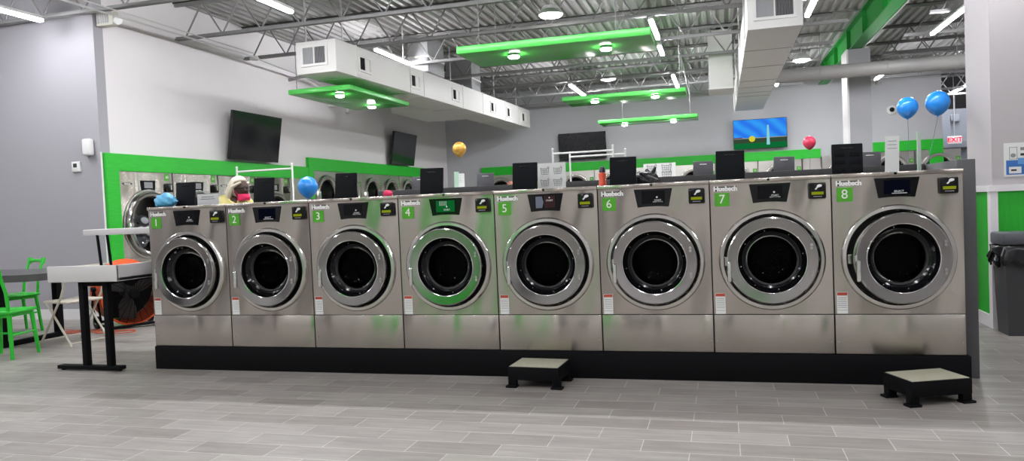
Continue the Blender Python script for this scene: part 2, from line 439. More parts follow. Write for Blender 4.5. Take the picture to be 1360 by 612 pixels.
struct(MB().mat(GREENV).box(-0.25, 0.72, -6.6, -6.0, 0, 4.31).build('wall_column_green'), 'green boarded column in the front half of the room', 'column')
struct(MB().mat(WHITE).box(0.72, 0.84, -6.6, -6.0, 0, 4.31).build('trim_12'), 'white board added on the green column for a reflected streak', 'trim')  # added white strip, there to reflect a streak into the steel
for cx in (-3.1, 6.2):  # unseen white columns added to put white streaks into the steel reflections
    struct(MB().mat(WHITE).box(cx, cx+0.3, -6.4, -6.1, 0, 4.31).build('wall_column_streak'), 'unseen white column added for reflected streaks on the washers', 'column')

# ------------------------------------------------------------------ roof structure
ORD = ['nearest', 'second', 'third', 'fourth', 'fifth', 'sixth', 'seventh', 'eighth', 'ninth', 'tenth', 'eleventh', 'twelfth']
def joist_mesh(L, e0=0.0, e1=0.0):
    mb = MB().mat(JOIST)
    for s in (-1, 1): mb.box(-e0, L+e1, s*0.03-0.022, s*0.03+0.022, 0.516, 0.529)
    for s in (-1, 1):
        mb.box(0, L, s*0.018-0.008+s*0.012, s*0.018+0.008+s*0.012, 0, 0.022)
        mb.box(0, L, s*0.010-0.004, s*0.010+0.004, 0, 0.05)
        mb.box(0, L, s*0.03-0.022, s*0.03+0.022, 0.515, 0.53)
        mb.box(0, L, s*0.012-0.004, s*0.012+0.004, 0.475, 0.53)
    k = 0; x = 0.15; st = 0.62
    while x+st < L:
        mb.cyl((x, 0, 0.02), (x+st/2, 0, 0.5), 0.012, n=6)
        mb.cyl((x+st/2, 0, 0.5), (x+st, 0, 0.02), 0.012, n=6)
        x += st
    return mb
JY = [2.38, 4.03, 5.62, 7.30, 8.95, 10.6, 12.25, 13.9]
for i, y in enumerate(JY):
    x0 = -8.0 if y < YN else XL
    o = joist_mesh(6.45-x0, 0, 0.43).build('roof_joist', loc=(x0, y, 3.77))
    tag(o, '%s open-web roof joist from the front, left of the green beam' % ORD[i], 'joist', 'open-web joists left of the green beam')
for i, y in enumerate([4.03, 5.62, 7.30, 8.95, 10.6, 12.25, 13.9]):
    o = joist_mesh(4.4, 0.4, 0).build('roof_joist', loc=(7.55, y, 3.77))
    tag(o, '%s open-web roof joist from the front, right of the green beam' % ORD[i], 'joist', 'open-web joists right of the green beam')
for i, y in enumerate([15.6, 16.9]):
    o = joist_mesh(2.4).build('roof_joist', loc=(9.6, y, 3.6))
    tag(o, '%s dark roof joist inside the recess above the exit sign' % ('front' if i == 0 else 'rear'), 'joist', 'joists in the recess')
# green girder
mb = MB().mat(GREENB)
mb.box(6.99, 7.01, 1.0, YB, 3.865, 4.29); mb.box(6.9, 7.1, 1.0, YB, 3.85, 3.87); mb.box(6.9, 7.1, 1.0, YB, 4.275, 4.295)
for y in JY: mb.box(6.92, 7.08, y-0.006, y+0.006, 3.87, 4.27)
g = mb.build('roof_beam'); tag(g, 'long green steel roof beam running to the back wall', 'beam')
MB().mat(CONDUIT).cyl((7.13, 3, 3.86), (7.13, 14.6, 3.86), 0.014, n=8).cyl((7.17, 3, 3.90), (7.17, 14.6, 3.90), 0.010, n=8).build('conduit', g)

# rectangular ducts
def grille(x0, x1, z0, z1, name='vent', parent=None, loc=(0,0,0), rot=(0,0,0), flip=False, d=0.02, blades=None):
    """register facing local -y with vertical blades, dark right half"""
    v = MB().mat(DUCT); b = 0.035
    v.box(x0, x1, -d, 0, z0, z0+b); v.box(x0, x1, -d, 0, z1-b, z1); v.box(x0, x0+b, -d, 0, z0+b, z1-b); v.box(x1-b, x1, -d, 0, z0+b, z1-b)
    xm = (x0+x1)/2; v.box(xm-0.01, xm+0.01, -d, 0, z0+b, z1-b)
    v.mat(VENTD if flip else VENTG).box(x0+b, xm-0.01, -0.004, -0.001, z0+b, z1-b)
    v.mat(DUCT if flip else VENTD).box(xm+0.01, x1-b, -0.004, -0.001, z0+b, z1-b)
    v.mat(VENTD if flip else (blades or VENTG))
    nb = max(4, int((x1-x0-2*b)/0.016))
    for i in range(nb):
        xx = x0+b+(x1-x0-2*b)*(i+.5)/nb
        if abs(xx-xm) < 0.012 or (flip and xx > xm): continue
        v.box(xx-0.0015, xx+0.0015, -d*0.8, -0.004, z0+b, z1-b)
    return v.build(name, parent, loc=loc, rot=rot)

dl = thing('ceiling_duct', 'long white rectangular air duct on the left, with side grilles', 'duct', (-0.61, 4.41, 3.2), -math.radians(2.45))
L = 9.43
mb = MB().mat(DUCT)
ys = [0, 0.55, 2.35, 2.9, 4.75, 5.9, 7.4, 8.4, L]
mb.box(-0.645, 0, 0, L, 0, 0.455, bev=0.006)
mb.build('duct_body', dl)
for y in ys[1:-1]:
    mb = MB().mat(DUCT)
    for a, b_ in (((-0.655, y, -0.01), (0.01, y+0.025, 0.0)), ((-0.655, y, 0.455), (0.01, y+0.025, 0.465)), ((0, y, -0.01), (0.01, y+0.025, 0.465)), ((-0.655, y, -0.01), (-0.645, y+0.025, 0.465))):
        mb.box(a[0], b_[0], a[1], b_[1], a[2], b_[2])
    mb.build('flange', dl)
grille(-0.56, -0.13, 0.1, 0.40, parent=dl)
for yc in (0.80, 2.54, 4.37, 6.55, 7.69, 8.87):
    # grille on the right hand face: local x of the grille runs along the duct
    v = grille(-0.19, 0.19, 0.09, 0.34, name='side_vent', parent=dl, flip=True, loc=(0.0, yc, 0), rot=(0, 0, PI/2))
for i, (yy, sx) in enumerate(((0.2, -0.6), (0.25, -0.03), (2.2, -0.03), (4.1, 0.02), (6.6, 0.02), (8.2, 0.02))):
    MB().mat(CONDUIT).cyl((sx, yy, 0.46), (sx, yy, 1.10), 0.012, n=8).build('hanger_rod', dl)
# branch duct under the main one
mb = MB().mat(DUCT).box(-2.0, -1.07, 9.2, 11.2, 3.23, 3.5, bev=0.005)
tag(mb.build('branch_duct'), 'short flat branch duct leaving the left duct toward the left wall', 'duct')
# risers
for (x0, x1, y0, y1, z0, lab) in ((-0.80, -0.42, 7.4, 8.2, 3.66, 'narrow grey riser duct standing on the long left duct'),
                                  (-1.02, -0.45, 9.9, 10.5, 3.66, 'wide grey riser duct standing on the long left duct'),):
    mb = MB().mat(DUCTD).box(x0, x1, y0, y1, z0, 4.29, bev=0.004)
    o = mb.build('riser_duct'); tag(o, lab, 'duct')
    MB().mat(DUCT).box(x0-0.012, x1+0.012, y0-0.012, y1+0.012, z0+0.25, z0+0.28).build('flange', o)
dr = thing('ceiling_duct', 'white rectangular air duct near the right, seen from below', 'duct', (4.88, 4.45, 3.2))
MB().mat(DUCT).box(0, 0.63, 0, 8.9, 0, 0.55, bev=0.006).build('duct_body', dr)
for y in (1.35, 2.75, 4.2, 5.0, 5.75, 6.3): MB().mat(DUCTD).box(-0.006, 0.636, y, y+0.008, -0.006, 0.556).build('flange', dr)
grille(0.07, 0.56, 0.1, 0.40, parent=dr, blades=DUCTD)
for yy in (0.5, 3.0, 6.0, 8.5): MB().mat(CONDUIT).cyl((-0.02, yy, 0.0), (-0.02, yy, 1.10), 0.010, n=8).build('hanger_rod', dr)
mb = MB().mat(DUCT).box(4.36, 4.79, 9.35, 10.15, 3.2, 4.29, bev=0.004)
o = mb.build('drop_duct'); tag(o, 'tall rectangular drop duct hanging left of the right duct', 'duct')
MB().mat(DUCT).box(4.345, 4.805, 9.335, 10.165, 3.2, 3.225).build('flange', o)
# round pipe duct
mb = MB().mat(PIPEM).cyl((5.52, 9.5, 3.36), (8.98, 9.5, 3.36), 0.125, n=28)
for x in (6.3, 7.4, 8.5): mb.cyl((x-0.012, 9.5, 3.36), (x+0.012, 9.5, 3.36), 0.132, n=28)
o = mb.build('round_duct')
for x in (6.3, 8.5): MB().mat(JOIST).cyl((x, 9.5, 3.48), (x, 9.5, 4.3), 0.006, n=6).build('hanger_rod', o); tag(o, 'round grey spiral duct crossing below the roof on the right', 'duct')
tag(MB().mat(GREENP).box(8.98, 9.6, 9.2, 9.8, 3.28, 3.42, bev=0.01).build('green_box'), 'small green box at the right end of the round duct', 'box')

# ------------------------------------------------------------------ lights
PUCKS = []
def tube_light(x, y0, y1, z, label, group=None):
    tm = TUBEF if x < -3 and y1 > 0 else TUBEM if group is None else (TUBEF if 'front' in group else TUBEA)
    t = thing('linear_light', label, 'light', ((x), (y0+y1)/2, z), 0, group)
    L = y1-y0
    MB().mat(WHITEP).box(-0.035, 0.035, -L/2, L/2, 0.012, 0.05, bev=0.005).build('housing', t)
    MB().mat(tm).box(-0.028, 0.028, -L/2+0.01, L/2-0.01, -0.02, 0.012, bev=0.008).build('diffuser', t)
    for sy in (-1, 1): MB().mat(JOIST).cyl((0, sy*(L/2-0.1), 0.05), (0, sy*(L/2-0.1), 4.3-z), 0.0015, n=5).build('hanger_wire', t)
    return t
for x, y0, y1, lab in (
    (-3.33, 0.95, 2.2, 'linear LED light over the grey dining table', ),
    (-0.47, 1.85, 3.1, 'linear LED light in front of the left duct end'),
    (-0.74, 5.95, 7.35, 'linear LED light above the left duct, by the narrow riser'),
    (3.65, 5.5, 6.75, 'linear LED light above the far right corner of the largest hanging green panel'),
    (3.62, 7.35, 8.1, 'short linear LED light directly behind the largest hanging green panel'),
    (3.65, 10.4, 12.07, 'linear LED light beside the drop duct'),
    (1.52, 10.5, 12.3, 'linear LED light above the left end of the middle green panel'),
    (5.75, 5.0, 6.25, 'linear LED light beside the front of the right duct'),
    (5.80, 11.9, 13.1, 'linear LED light beside the far end of the right duct'),
    (7.87, 6.3, 8.5, 'long linear LED light right of the green beam'),
    (7.93, 12.05, 13.4, 'linear LED light behind the round duct'),
    (10.45, 15.4, 17.1, 'linear LED light inside the recess above the exit sign')):
    tube_light(x, y0, y1, 3.80 if 'narrow riser' in lab else 3.69, lab)
for x, y in ((-5.6, -1.5), (-2.0, -2.6), (1.6, -3.0), (5.2, -2.6), (8.8, -2.0), (-5.6, -6), (-2.0, -6.4), (1.6, -6.4), (5.2, -6.4), (8.8, -6)):
    tube_light(x, y, y+1.25, 3.69, 'extra unseen linear LED light added to brighten the front half of the room', 'front aisle lights')
for x in (-0.4, 1.0, 2.4, 3.8, 5.2, 6.6):
    t_ = tube_light(x, -0.65, 0.65, 3.69, 'linear LED light over the aisle between the washer rows, out of the picture', 'aisle lights')
    t_.rotation_euler = (0, 0, PI/2); t_.location = (x, 1.55, 3.69)
for x, y in ((-3.8, -0.6), (0.0, -4.6), (3.4, -4.8), (6.9, -4.4), (-6.2, -4)):  # extra unseen tubes added to brighten the front floor and the steel
    tube_light(x, y, y+1.25, 3.69, 'extra unseen linear LED light added to brighten the front half of the room', 'front aisle lights')
for x, y, lab in ((2.34, 5.05, 'round high-bay lamp above the largest green panel'), (6.1, 10.6, 'round high-bay lamp by the right duct'), (2.29, 10.8, 'round high-bay lamp above the middle green panel')):
    t = thing('high_bay_lamp', lab, 'light', (x, y, 3.8))
    MB().mat(WHITEP).lathe([(0.03, 0.14), (0.10, 0.12), (0.17, 0.03), (0.17, 0.0), (0.15, 0.0)], 28, cap0=True).build('housing', t)
    MB().mat(BAYM).lathe([(0.15, 0.005), (0.14, -0.02), (0.08, -0.035), (0.001, -0.04)], 28).build('lens', t)
    MB().mat(CONDUIT).cyl((0, 0, 0.13), (0, 0, 0.49), 0.008, n=6).build('hanger_wire', t)

def cloud(x0, x1, y0, y1, lab, pucks, rods, th=0.07):
    z = 3.0
    t = thing('hanging_panel', lab, 'ceiling panel', ((x0+x1)/2, (y0+y1)/2, z), 0)
    cx, cy = (x0+x1)/2, (y0+y1)/2
    MB().mat(GREENP).box(x0-cx, x1-cx, y0-cy, y1-cy, 0, th, bev=0.004).build('board', t)
    for px, py in pucks:
        p = MB().mat(WHITEP).lathe([(0.05, 0.0), (0.06, -0.02), (0.065, -0.028)], 24, M=T(px-cx, py-cy, 0), cap0=True).build('puck_lamp', t)
        MB().mat(PUCKM).lathe([(0.065, -0.028), (0.06, -0.045), (0.03, -0.055), (0.001, -0.057)], 24, M=T(px-cx, py-cy, 0)).build('lens', p)
    for px, py in rods: MB().mat(JOIST).cyl((px-cx, py-cy, th), (px-cx, py-cy, 1.28), 0.005, n=6).build('hanger_rod', t)
cloud(1.60, 3.83, 3.2, 4.12, 'largest green hanging ceiling panel, nearest the washers', [(2.21, 3.50), (3.29, 3.58)], [(1.85, 3.3), (3.45, 3.3), (1.85, 4.0), (3.45, 4.0)], 0.085)
cloud(1.88, 3.99, 7.85, 8.72, 'middle green hanging panel between the big one and the lowest one', [(2.43, 8.02), (3.48, 7.98)], [(2.0, 7.95), (3.9, 7.95), (2.0, 8.6), (3.9, 8.6)])
cloud(1.85, 4.06, 12.0, 12.85, 'smallest looking green hanging panel near the back wall', [(2.40, 12.45), (3.52, 12.4)], [(2.4, 12.1), (3.9, 12.1)])
cloud(-1.64, -0.62, 4.8, 6.92, 'green hanging panel below the left duct', [(-0.95, 5.10), (-1.10, 6.47)], [(-1.55, 4.9), (-1.55, 6.8)])

# conduits near the left wall
mb = MB().mat(CONDUIT).tube([(-2.55, 1.0, 3.74), (-2.55, 5.3, 3.74), (-2.6, 5.6, 3.74), (-2.72, 7.2, 3.70), (-2.85, 8.3, 3.6)], 0.012, 8)
mb.tube([(-2.40, 1.0, 3.76), (-2.45, 5.2, 3.76)], 0.009, 8)
o = mb.build('conduit_pipe'); tag(o, 'thin white conduit running below the roof along the left wall', 'conduit')
MB().mat(CONDUIT).lathe([(0.001, 0.03), (0.06, 0.03), (0.07, 0.0), (0.07, -0.03), (0.001, -0.03)], 20, M=T(-2.58, 5.38, 3.735)).build('junction_box', o)
mb = MB().mat(PIPEM).tube([(-2.93, 6.9, 3.64), (-2.3, 6.9, 3.72), (-1.7, 6.9, 3.74)], 0.03, 8)
tag(mb.build('wall_bracket'), 'dark bracket arm on the left wall above the large television', 'bracket')
t = thing('sprinkler_bracket', 'white bracket with small camera left of the branch duct', 'camera', (-2.92, 8.3, 3.32))
MB().mat(WHITEP).box(0, 0.5, -0.02, 0.02, 0, 0.04).build('arm', t)
MB().mat(WHITEP).cyl((0.4, 0, 0.0), (0.42, -0.05, -0.16), 0.045, 0.04, n=14).build('housing', t)
# long thin cables across the ceiling
for a, b_, lab in (((3.9, 8.6, 3.72), (3.9, 13.8, 3.5), 'thin pipe hanging right of the middle green panel'),
                   ((5.95, 3.9, 3.74), (7.0, 3.9, 3.95), 'thin white pipe from the right duct up to the green beam')):
    tag(MB().mat(CONDUIT).cyl(a, b_, 0.012, n=8).build('roof_pipe'), lab, 'pipe')

# ------------------------------------------------------------------ washers
W = 0.74; ZB, ZT, ZS = 0.187, 1.325, 0.443
DX, DZ = 0.372, 0.797

def ring_panel(mb, x0, x1, z0, z1, cx, cz, r, y, n=64):
    vs = []; fs = []
    for i in range(n):
        t = 2*PI*i/n+PI/4; c, s = math.cos(t), math.sin(t)
        vs.append((cx+r*c, y, cz+r*s))
        # outer rectangle hit
        k = 1e9
        if c > 1e-6: k = min(k, (x1-cx)/c)
        if c < -1e-6: k = min(k, (x0-cx)/c)
        if s > 1e-6: k = min(k, (z1-cz)/s)
        if s < -1e-6: k = min(k, (z0-cz)/s)
        vs.append((cx+k*c, y, cz+k*s))
    # keep rectangle corners exact
    for qx, qz in ((x0,z0),(x1,z0),(x1,z1),(x0,z1)):
        best = min(range(n), key=lambda i: (vs[2*i+1][0]-qx)**2+(vs[2*i+1][2]-qz)**2); vs[2*best+1] = (qx, y, qz)
    for i in range(n):
        j = (i+1) % n; fs.append((2*i, 2*j, 2*j+1, 2*i+1))
    mb.add(vs, fs)

def trapezoid(x0, x1, x2, x3, zt, zb, arc=0.006, n=8):
    """top x0..x1, bottom x2..x3 with the bottom edge bowed upward"""
    p = [(x0, zt), (x1, zt)]
    for i in range(n+1):
        t = i/n; p.append((x3+(x2-x3)*t, zb+arc*4*t*(1-t)))
    return p

def make_washer(name, label, number, screen='dark', lid_dx=0.0, ajar=0.0, detail=True, lid_mat=None, lid_h=0.205, group=None, laundry=False, lid_slats=False):
    lid_mat = lid_mat or LIDM
    t = thing(name, label, 'washing machine', (0,0,0), 0, group)
    e = 0.004
    b = MB().mat(STEEL)
    ring_panel(b, e, W-e, ZS+0.002, 1.300, DX, DZ, 0.290, 0.0)
    x0, x1, D = e, W-e, 0.93
    b.add([(x0,0,ZB),(x0,D,ZB),(x0,D,1.3),(x0,0,1.3),(x1,0,ZB),(x1,D,ZB),(x1,D,1.3),(x1,0,1.3)], [(0,1,2,3),(4,7,6,5),(1,5,6,2),(0,4,5,1),(3,2,6,7)])
    b.mat(RUBBER).box(x0, x1, 0.006, 0.02, ZS-0.006, ZS+0.004)
    b.build('body', t, fix=False)
    c = MB().mat(STEEL).box(0.001, W-0.001, -0.014, D, 1.300, ZT, bev=0.004)
    c.mat(BLACKG).cyl((0.366, -0.014, 1.314), (0.366, -0.020, 1.314), 0.0085, n=14)
    c.build('top_cap', t)
    k = MB().mat(STEEL).box(e, W-e, -0.002, 0.012, ZB+0.004, ZS-0.003, bev=0.002)
    k.mat(SCREWM)
    for sx in (0.022, W-0.022): k.cyl((sx, -0.002, 0.27), (sx, -0.006, 0.27), 0.005, n=8)
    k.build('kick_panel', t)
    # chrome bezel and recess
    M = T(DX, 0, DZ) @ FRONT
    z = MB().mat(CHROME).lathe([(0.327, -0.001), (0.326, 0.008), (0.321, 0.014), (0.316, 0.018), (0.298, 0.020), (0.293, 0.015), (0.289, 0.0)], 96, M=M)
    z.mat(RUBBER).lathe([(0.289, 0.0), (0.285, -0.03), (0.20, -0.045), (0.195, -0.06)], 72, M=M)
    z.mat(SCREWM).box(DX-0.288, DX-0.262, -0.026, -0.006, DZ-0.035, DZ+0.025, bev=0.004)
    z.build('bezel', t, sharp=9)
    # drum
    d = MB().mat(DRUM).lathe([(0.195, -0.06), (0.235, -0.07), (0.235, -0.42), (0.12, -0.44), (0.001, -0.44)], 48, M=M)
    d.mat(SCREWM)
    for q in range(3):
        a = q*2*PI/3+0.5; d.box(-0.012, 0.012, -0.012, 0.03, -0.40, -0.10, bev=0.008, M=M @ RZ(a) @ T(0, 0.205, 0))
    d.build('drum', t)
    if laundry:
        l = MB().mat(CLOTH)
        for q in range(7):
            l.ball((random.uniform(-.12,.12), random.uniform(-.17,0.02), random.uniform(-.3,-.12)), 0.10, 0.07, 0.08, n=12, m=8, M=M)
        l.build('laundry_load', t)
    # door, hinged on the right
    hx = DX+0.262
    R = T(hx, -0.012, DZ) @ RZ(ajar)
    MD = R @ T(DX-hx, 0, 0) @ FRONT
    dm = MB().mat(CHROMED).lathe([(0.270, -0.008), (0.276, 0.004), (0.277, 0.052), (0.275, 0.059), (0.269, 0.062), (0.216, 0.058), (0.208, 0.050)], 96, M=MD)
    dm.mat(CHROMEB).lathe([(0.216, 0.0565), (0.213, 0.060), (0.209, 0.0585), (0.2065, 0.044)], 96, M=MD)
    dm.mat(BLACKG).lathe([(0.207, 0.046), (0.197, 0.02), (0.182, 0.0), (0.165, -0.012), (0.160, -0.04)], 64, M=MD)
    dm.mat(RUBBER).lathe([(0.270, -0.008), (0.20, -0.015), (0.165, -0.045)], 48, M=MD)
    dm.mat(RUBBER).lathe([(0.172, -0.012), (0.166, -0.006), (0.158, -0.012), (0.157, -0.03)], 64, M=MD)
    dm.mat(SCREWM)
    for q in range(8):
        a = q*2*PI/8+0.2; dm.ball((0.192*math.cos(a), 0.192*math.sin(a), 0.016), 0.0045, n=8, m=5, M=MD)
    door = dm.build('door', t, sharp=9)
    gm = MB().mat(GLASS).lathe([(0.157, -0.028), (0.145, -0.06), (0.11, -0.085), (0.05, -0.098), (0.001, -0.10)], 48, M=MD)
    gm.build('door_glass', door)
    hd = MB().mat(CHROMEB).box(-0.280, -0.252, 0.03, 0.055, -0.02, 0.025, bev=0.004, M=R @ T(DX-hx, -0.078, 0.0))
    hd.box(-0.276, -0.250, 0.0, 0.022, -0.135, 0.0, bev=0.010, M=R @ T(DX-hx, -0.078, 0.0), seg=3)
    hd.cyl((-0.272, 0.02, -0.01), (-0.272, 0.02, 0.03), 0.006, n=10, M=R @ T(DX-hx, -0.078, 0.0))
    hd.build('handle', door)
    hg = MB().mat(SCREWM)
    for zz in (0.085, -0.085):
        for dz in (-0.010, 0.010):
            hg.cyl((0.236, -0.0575, zz+dz), (0.236, -0.068, zz+dz), 0.0095, n=12, M=R @ T(DX-hx, 0, 0))
    hg.build('hinge', door)
    # control screen
    s = MB().mat(BLACKG).prism(trapezoid(0.248, 0.502, 0.270, 0.475, 1.287, 1.165), 0.0, -0.006)
    s.mat(BLACK).box(0.300, 0.452, -0.0065, -0.0075, 1.190, 1.275)
    scr = s.build('control_panel', t)
    tx = MB()
    if screen == 'green':
        tx.mat(emit('screen_green', rgb(20, 110, 50), 0.7)).box(0.302, 0.445, -0.0076, -0.0082, 1.190, 1.272)
        tx.mat(WHITEP).text('START', 0.017, T(0.385, -0.0085, 1.205) @ FRONT)
        tx.cyl((0.384, -0.0083, 1.228), (0.384, -0.0088, 1.228), 0.006, n=12)
        for a in range(5): tx.box(0.330+a*0.012, 0.333+a*0.012, -0.0083, -0.0087, 1.235, 1.268)
    elif screen == 'blue':
        tx.mat(emit('screen_blue', rgb(10, 14, 26), 0.7)).box(0.302, 0.448, -0.0076, -0.0082, 1.188, 1.272)
        tx.mat(WHITEP).text('SELECT', 0.017, T(0.385, -0.0085, 1.203) @ FRONT)
        tx.box(0.345, 0.43, -0.0083, -0.0087, 1.190, 1.1935)
    elif screen == 'split':
        tx.mat(emit('screen_grey', rgb(110, 115, 130), 0.8)).prism([(0.306, 1.27), (0.352, 1.27), (0.362, 1.23), (0.352, 1.19), (0.306, 1.19)], -0.0076, -0.0082)
        tx.mat(emit('screen_brown', rgb(60, 42, 42), 0.8)).box(0.366, 0.446, -0.0076, -0.0082, 1.19, 1.272)
        tx.mat(WHITEP).text('START', 0.017, T(0.405, -0.0085, 1.240) @ FRONT)
        tx.cyl((0.405, -0.0083, 1.26), (0.405, -0.0088, 1.26), 0.005, n=12)
    else:
        tx.mat(WHITEP).text('START', 0.016, T(0.405, -0.0085, 1.210) @ FRONT)
        tx.text('SELECT CYCLE', 0.010, T(0.405, -0.0085, 1.200) @ FRONT)
        tx.cyl((0.400, -0.0083, 1.231), (0.400, -0.0088, 1.231), 0.006, n=12)
    tx.build('screen_display', scr)
    # payment reader
    p = MB().mat(BLACKG).box(0.606, 0.708, -0.028, 0.0, 1.178, 1.278, bev=0.008)
    p.mat(emit('reader_yellow', rgb(160, 172, 35), 0.6)).box(0.622, 0.692, -0.0285, -0.0305, 1.203, 1.221)
    p.mat(WHITEP).prism([(0.640, 1.238), (0.650, 1.234), (0.660, 1.248), (0.672, 1.250), (0.684, 1.256), (0.682, 1.265), (0.668, 1.268), (0.655, 1.262), (0.652, 1.250)], -0.0282, -0.0305)
    p.mat(INKGREY).box(0.632, 0.682, -0.0283, -0.0287, 1.190, 1.194)
    p.build('payment_reader', t)
    # tag, logo, sticker
    n_ = MB().mat(TAGG).box(0.031, 0.124, -0.0035, 0.0, 1.152, 1.240)
    n_.mat(PAPER).text(number, 0.082 if len(number) == 1 else 0.055, T(0.077, -0.0045, 1.196) @ FRONT)
    n_.build('number_tag', t)
    g_ = MB().mat(INK).box(0.031, 0.171, -0.003, 0.0, 1.250, 1.280)
    g_.mat(PAPER).text('Huebsch', 0.041, T(0.101, -0.0038, 1.265) @ FRONT @ Matrix.Diagonal((1.03, 1, 1, 1)), bold=0.0026)
    g_.build('brand_plate', t)
    s_ = MB().mat(PAPER).box(0.016, 0.079, -0.0025, 0.0, 0.447, 0.583)
    s_.mat(RED).box(0.018, 0.077, -0.0028, -0.0032, 0.562, 0.581)
    s_.mat(INKGREY)
    for q in range(6): s_.box(0.022, 0.073, -0.0026, -0.003, 0.545-q*0.012, 0.548-q*0.012)
    s_.mat(INK).box(0.018, 0.077, -0.0026, -0.003, 0.468, 0.4695)
    s_.build('warning_sticker', t)
    # raised dispenser lid
    Ml = T(lid_dx, 0.2, ZT) @ RX(math.radians(-6)) @ RY(math.radians(1.0))
    l = MB().mat(lid_mat); l.box(0.082, 0.270, 0.0, 0.016, 0.0, lid_h, bev=0.006, M=Ml)
    l.mat(BLACKG).box(0.14, 0.212, -0.003, 0.002, lid_h-0.035, lid_h-0.026, bev=0.0015, M=Ml)
    if lid_mat is LIDLIT: l.mat(WHITEP).box(0.142, 0.210, -0.005, -0.002, lid_h-0.036, lid_h-0.030, M=Ml)
    if lid_slats:
        l.mat(BLACK)
        for cx in (0.128, 0.222):
            for q in range(3): l.box(cx-0.032, cx+0.032, -0.003, 0.001, 0.02+q*0.05, 0.05+q*0.05, bev=0.001, M=Ml)
    l.mat(BLACK).cyl((0.095, 0.008, 0.0), (0.255, 0.008, 0.0), 0.009, n=10, M=Ml)
    l.build('dispenser_lid', t)
    return t

SCR = ['dark', 'blue', 'dark', 'green', 'split', 'dark', 'dark', 'blue']
for i in range(8):
    w = make_washer('washing_machine', 'stainless front-load washer with green number tag %d in the front row' % (i+1), str(i+1), SCR[i], (0.02, 0.033, 0.03, 0.01, 0.0, -0.025, -0.04, -0.047)[i],
                    ajar=math.radians(8) if i == 7 else 0, group='front row of stainless washers', lid_slats=(i == 7))
    w.location = (i*W, 0, 0)
# plinth
mb = MB().mat(BLACK).box(0.0, 8*W+0.02, -0.012, 0.95, 0, ZB, bev=0.004)
tag(mb.build('washer_plinth'), 'long black plinth under the front row of washers', 'plinth')
# dark service bulkhead behind the row and the grey end panel
mb = MB().mat(DARKGREY).box(0.25, 5.94, 0.955, 1.10, 0, 1.335, bev=0.004).box(1.6, 5.94, 0.955, 1.10, 1.32, 1.392, bev=0.004)
tag(mb.build('service_bulkhead'), 'dark service wall directly behind the front row of washers', 'bulkhead')
mb = MB().mat(ENDGREY).box(5.945, 6.05, 0.22, 1.15, 0, 1.385, bev=0.003)
tag(mb.build('end_panel'), 'grey laminate end panel at the right end of the front row', 'panel')

# second row, taller plinth, facing the camera too
W2 = 0.757
ORD2 = ['first', 'second', 'third', 'fourth', 'fifth', 'sixth', 'seventh']
m2 = make_washer('washing_machine', 'x', '12', lid_mat=LIDLIT, lid_h=0.165, group='second row of stainless washers', lid_slats=False)
for i in range(7):
    w = m2 if i == 0 else copy_tree(m2)
    w.location = (1.14+i*W2, 2.38, 0.09); w.scale = (W2/W, 1, 1)
    w['label'] = '%s washer from the left in the second row, raised lid lightened to look lit' % ORD2[i]
mb = MB().mat(BLACK).box(1.14, 1.14+7*W2, 2.37, 3.35, 0, ZB+0.09, bev=0.004)
tag(mb.build('washer_plinth'), 'black plinth under the second row of washers', 'plinth')

# ------------------------------------------------------------------ large machines in the left wall
def big_washer(label, num, laundry=False):
    t = thing('large_washer', label, 'washing machine', (0,0,0), PI/2, 'large washers in the left wall')
    w = 0.97; H = 1.865; cz, r = 1.17, 0.44; cx = 0.50
    b = MB().mat(STEEL); ring_panel(b, 0.004, w-0.004, 0.05, H, cx, cz, 0.37, 0.0)
    b.box(0.004, w-0.004, 0.0, 0.04, 0, 0.05)
    b.build('front_panel', t, fix=False)
    M = T(cx, 0, cz) @ FRONT
    MB().mat(CHROME).lathe([(r+.03, 0.0), (r+.025, 0.012), (r+0.0, 0.014), (0.37, 0.0)], 56, M=M).build('bezel', t)
    d = MB().mat(CHROMED).lathe([(0.41, 0.01), (0.425, 0.02), (0.425, 0.05), (0.41, 0.06), (0.375, 0.05)], 56, M=M)
    d.mat(RUBBER).lathe([(0.375, 0.05), (0.36, 0.0)], 56, M=M)
    door = d.build('door', t)
    MB().mat(GLASS).lathe([(0.36, 0.0), (0.28, -0.04), (0.15, -0.06), (0.001, -0.065)], 40, M=M).build('door_glass', door)
    MB().mat(CHROMEB).box(cx-0.46, cx-0.42, -0.1, -0.07, cz-0.12, cz+0.03, bev=0.01).build('handle', door)
    MB().mat(RUBBER).lathe([(0.36, -0.002), (0.36, -0.11), (0.001, -0.11)], 32, M=M).build('drum', t)
    if laundry:
        l = MB().mat(CLOTH)
        for q in range(16):
            l.ball((random.uniform(-.24,.24), random.uniform(-.28,.12), -0.085), 0.12, 0.07, 0.03, n=10, m=6, M=M @ RZ(random.uniform(-.3,.3)))
        l.build('laundry_load', t)
    s = MB().mat(BLACK).prism(trapezoid(0.37, 0.64, 0.39, 0.62, 1.755, 1.625, 0.0), 0.0, -0.006)
    s.mat(INKGREY).box(0.43, 0.58, -0.007, -0.009, 1.655, 1.735)
    s.build('control_panel', t)
    MB().mat(BLACKG).box(0.83, 0.93, -0.05, 0, 1.60, 1.72, bev=0.012).mat(SCREWM).box(0.87, 0.90, -0.055, -0.05, 1.63, 1.70).build('payment_reader', t)
    n_ = MB().mat(TAGG).box(0.82, 0.91, -0.004, 0, 1.76, 1.855); n_.mat(PAPER).text(num, 0.055, T(0.865, -0.005, 1.807) @ FRONT); n_.build('number_tag', t)
    g = MB().mat(INK).box(0.06, 0.22, -0.003, 0, 1.695, 1.72); g.mat(PAPER).text('Huebsch', 0.030, T(0.14, -0.004, 1.707) @ FRONT, bold=0.0006); g.build('brand_plate', t)
    return t
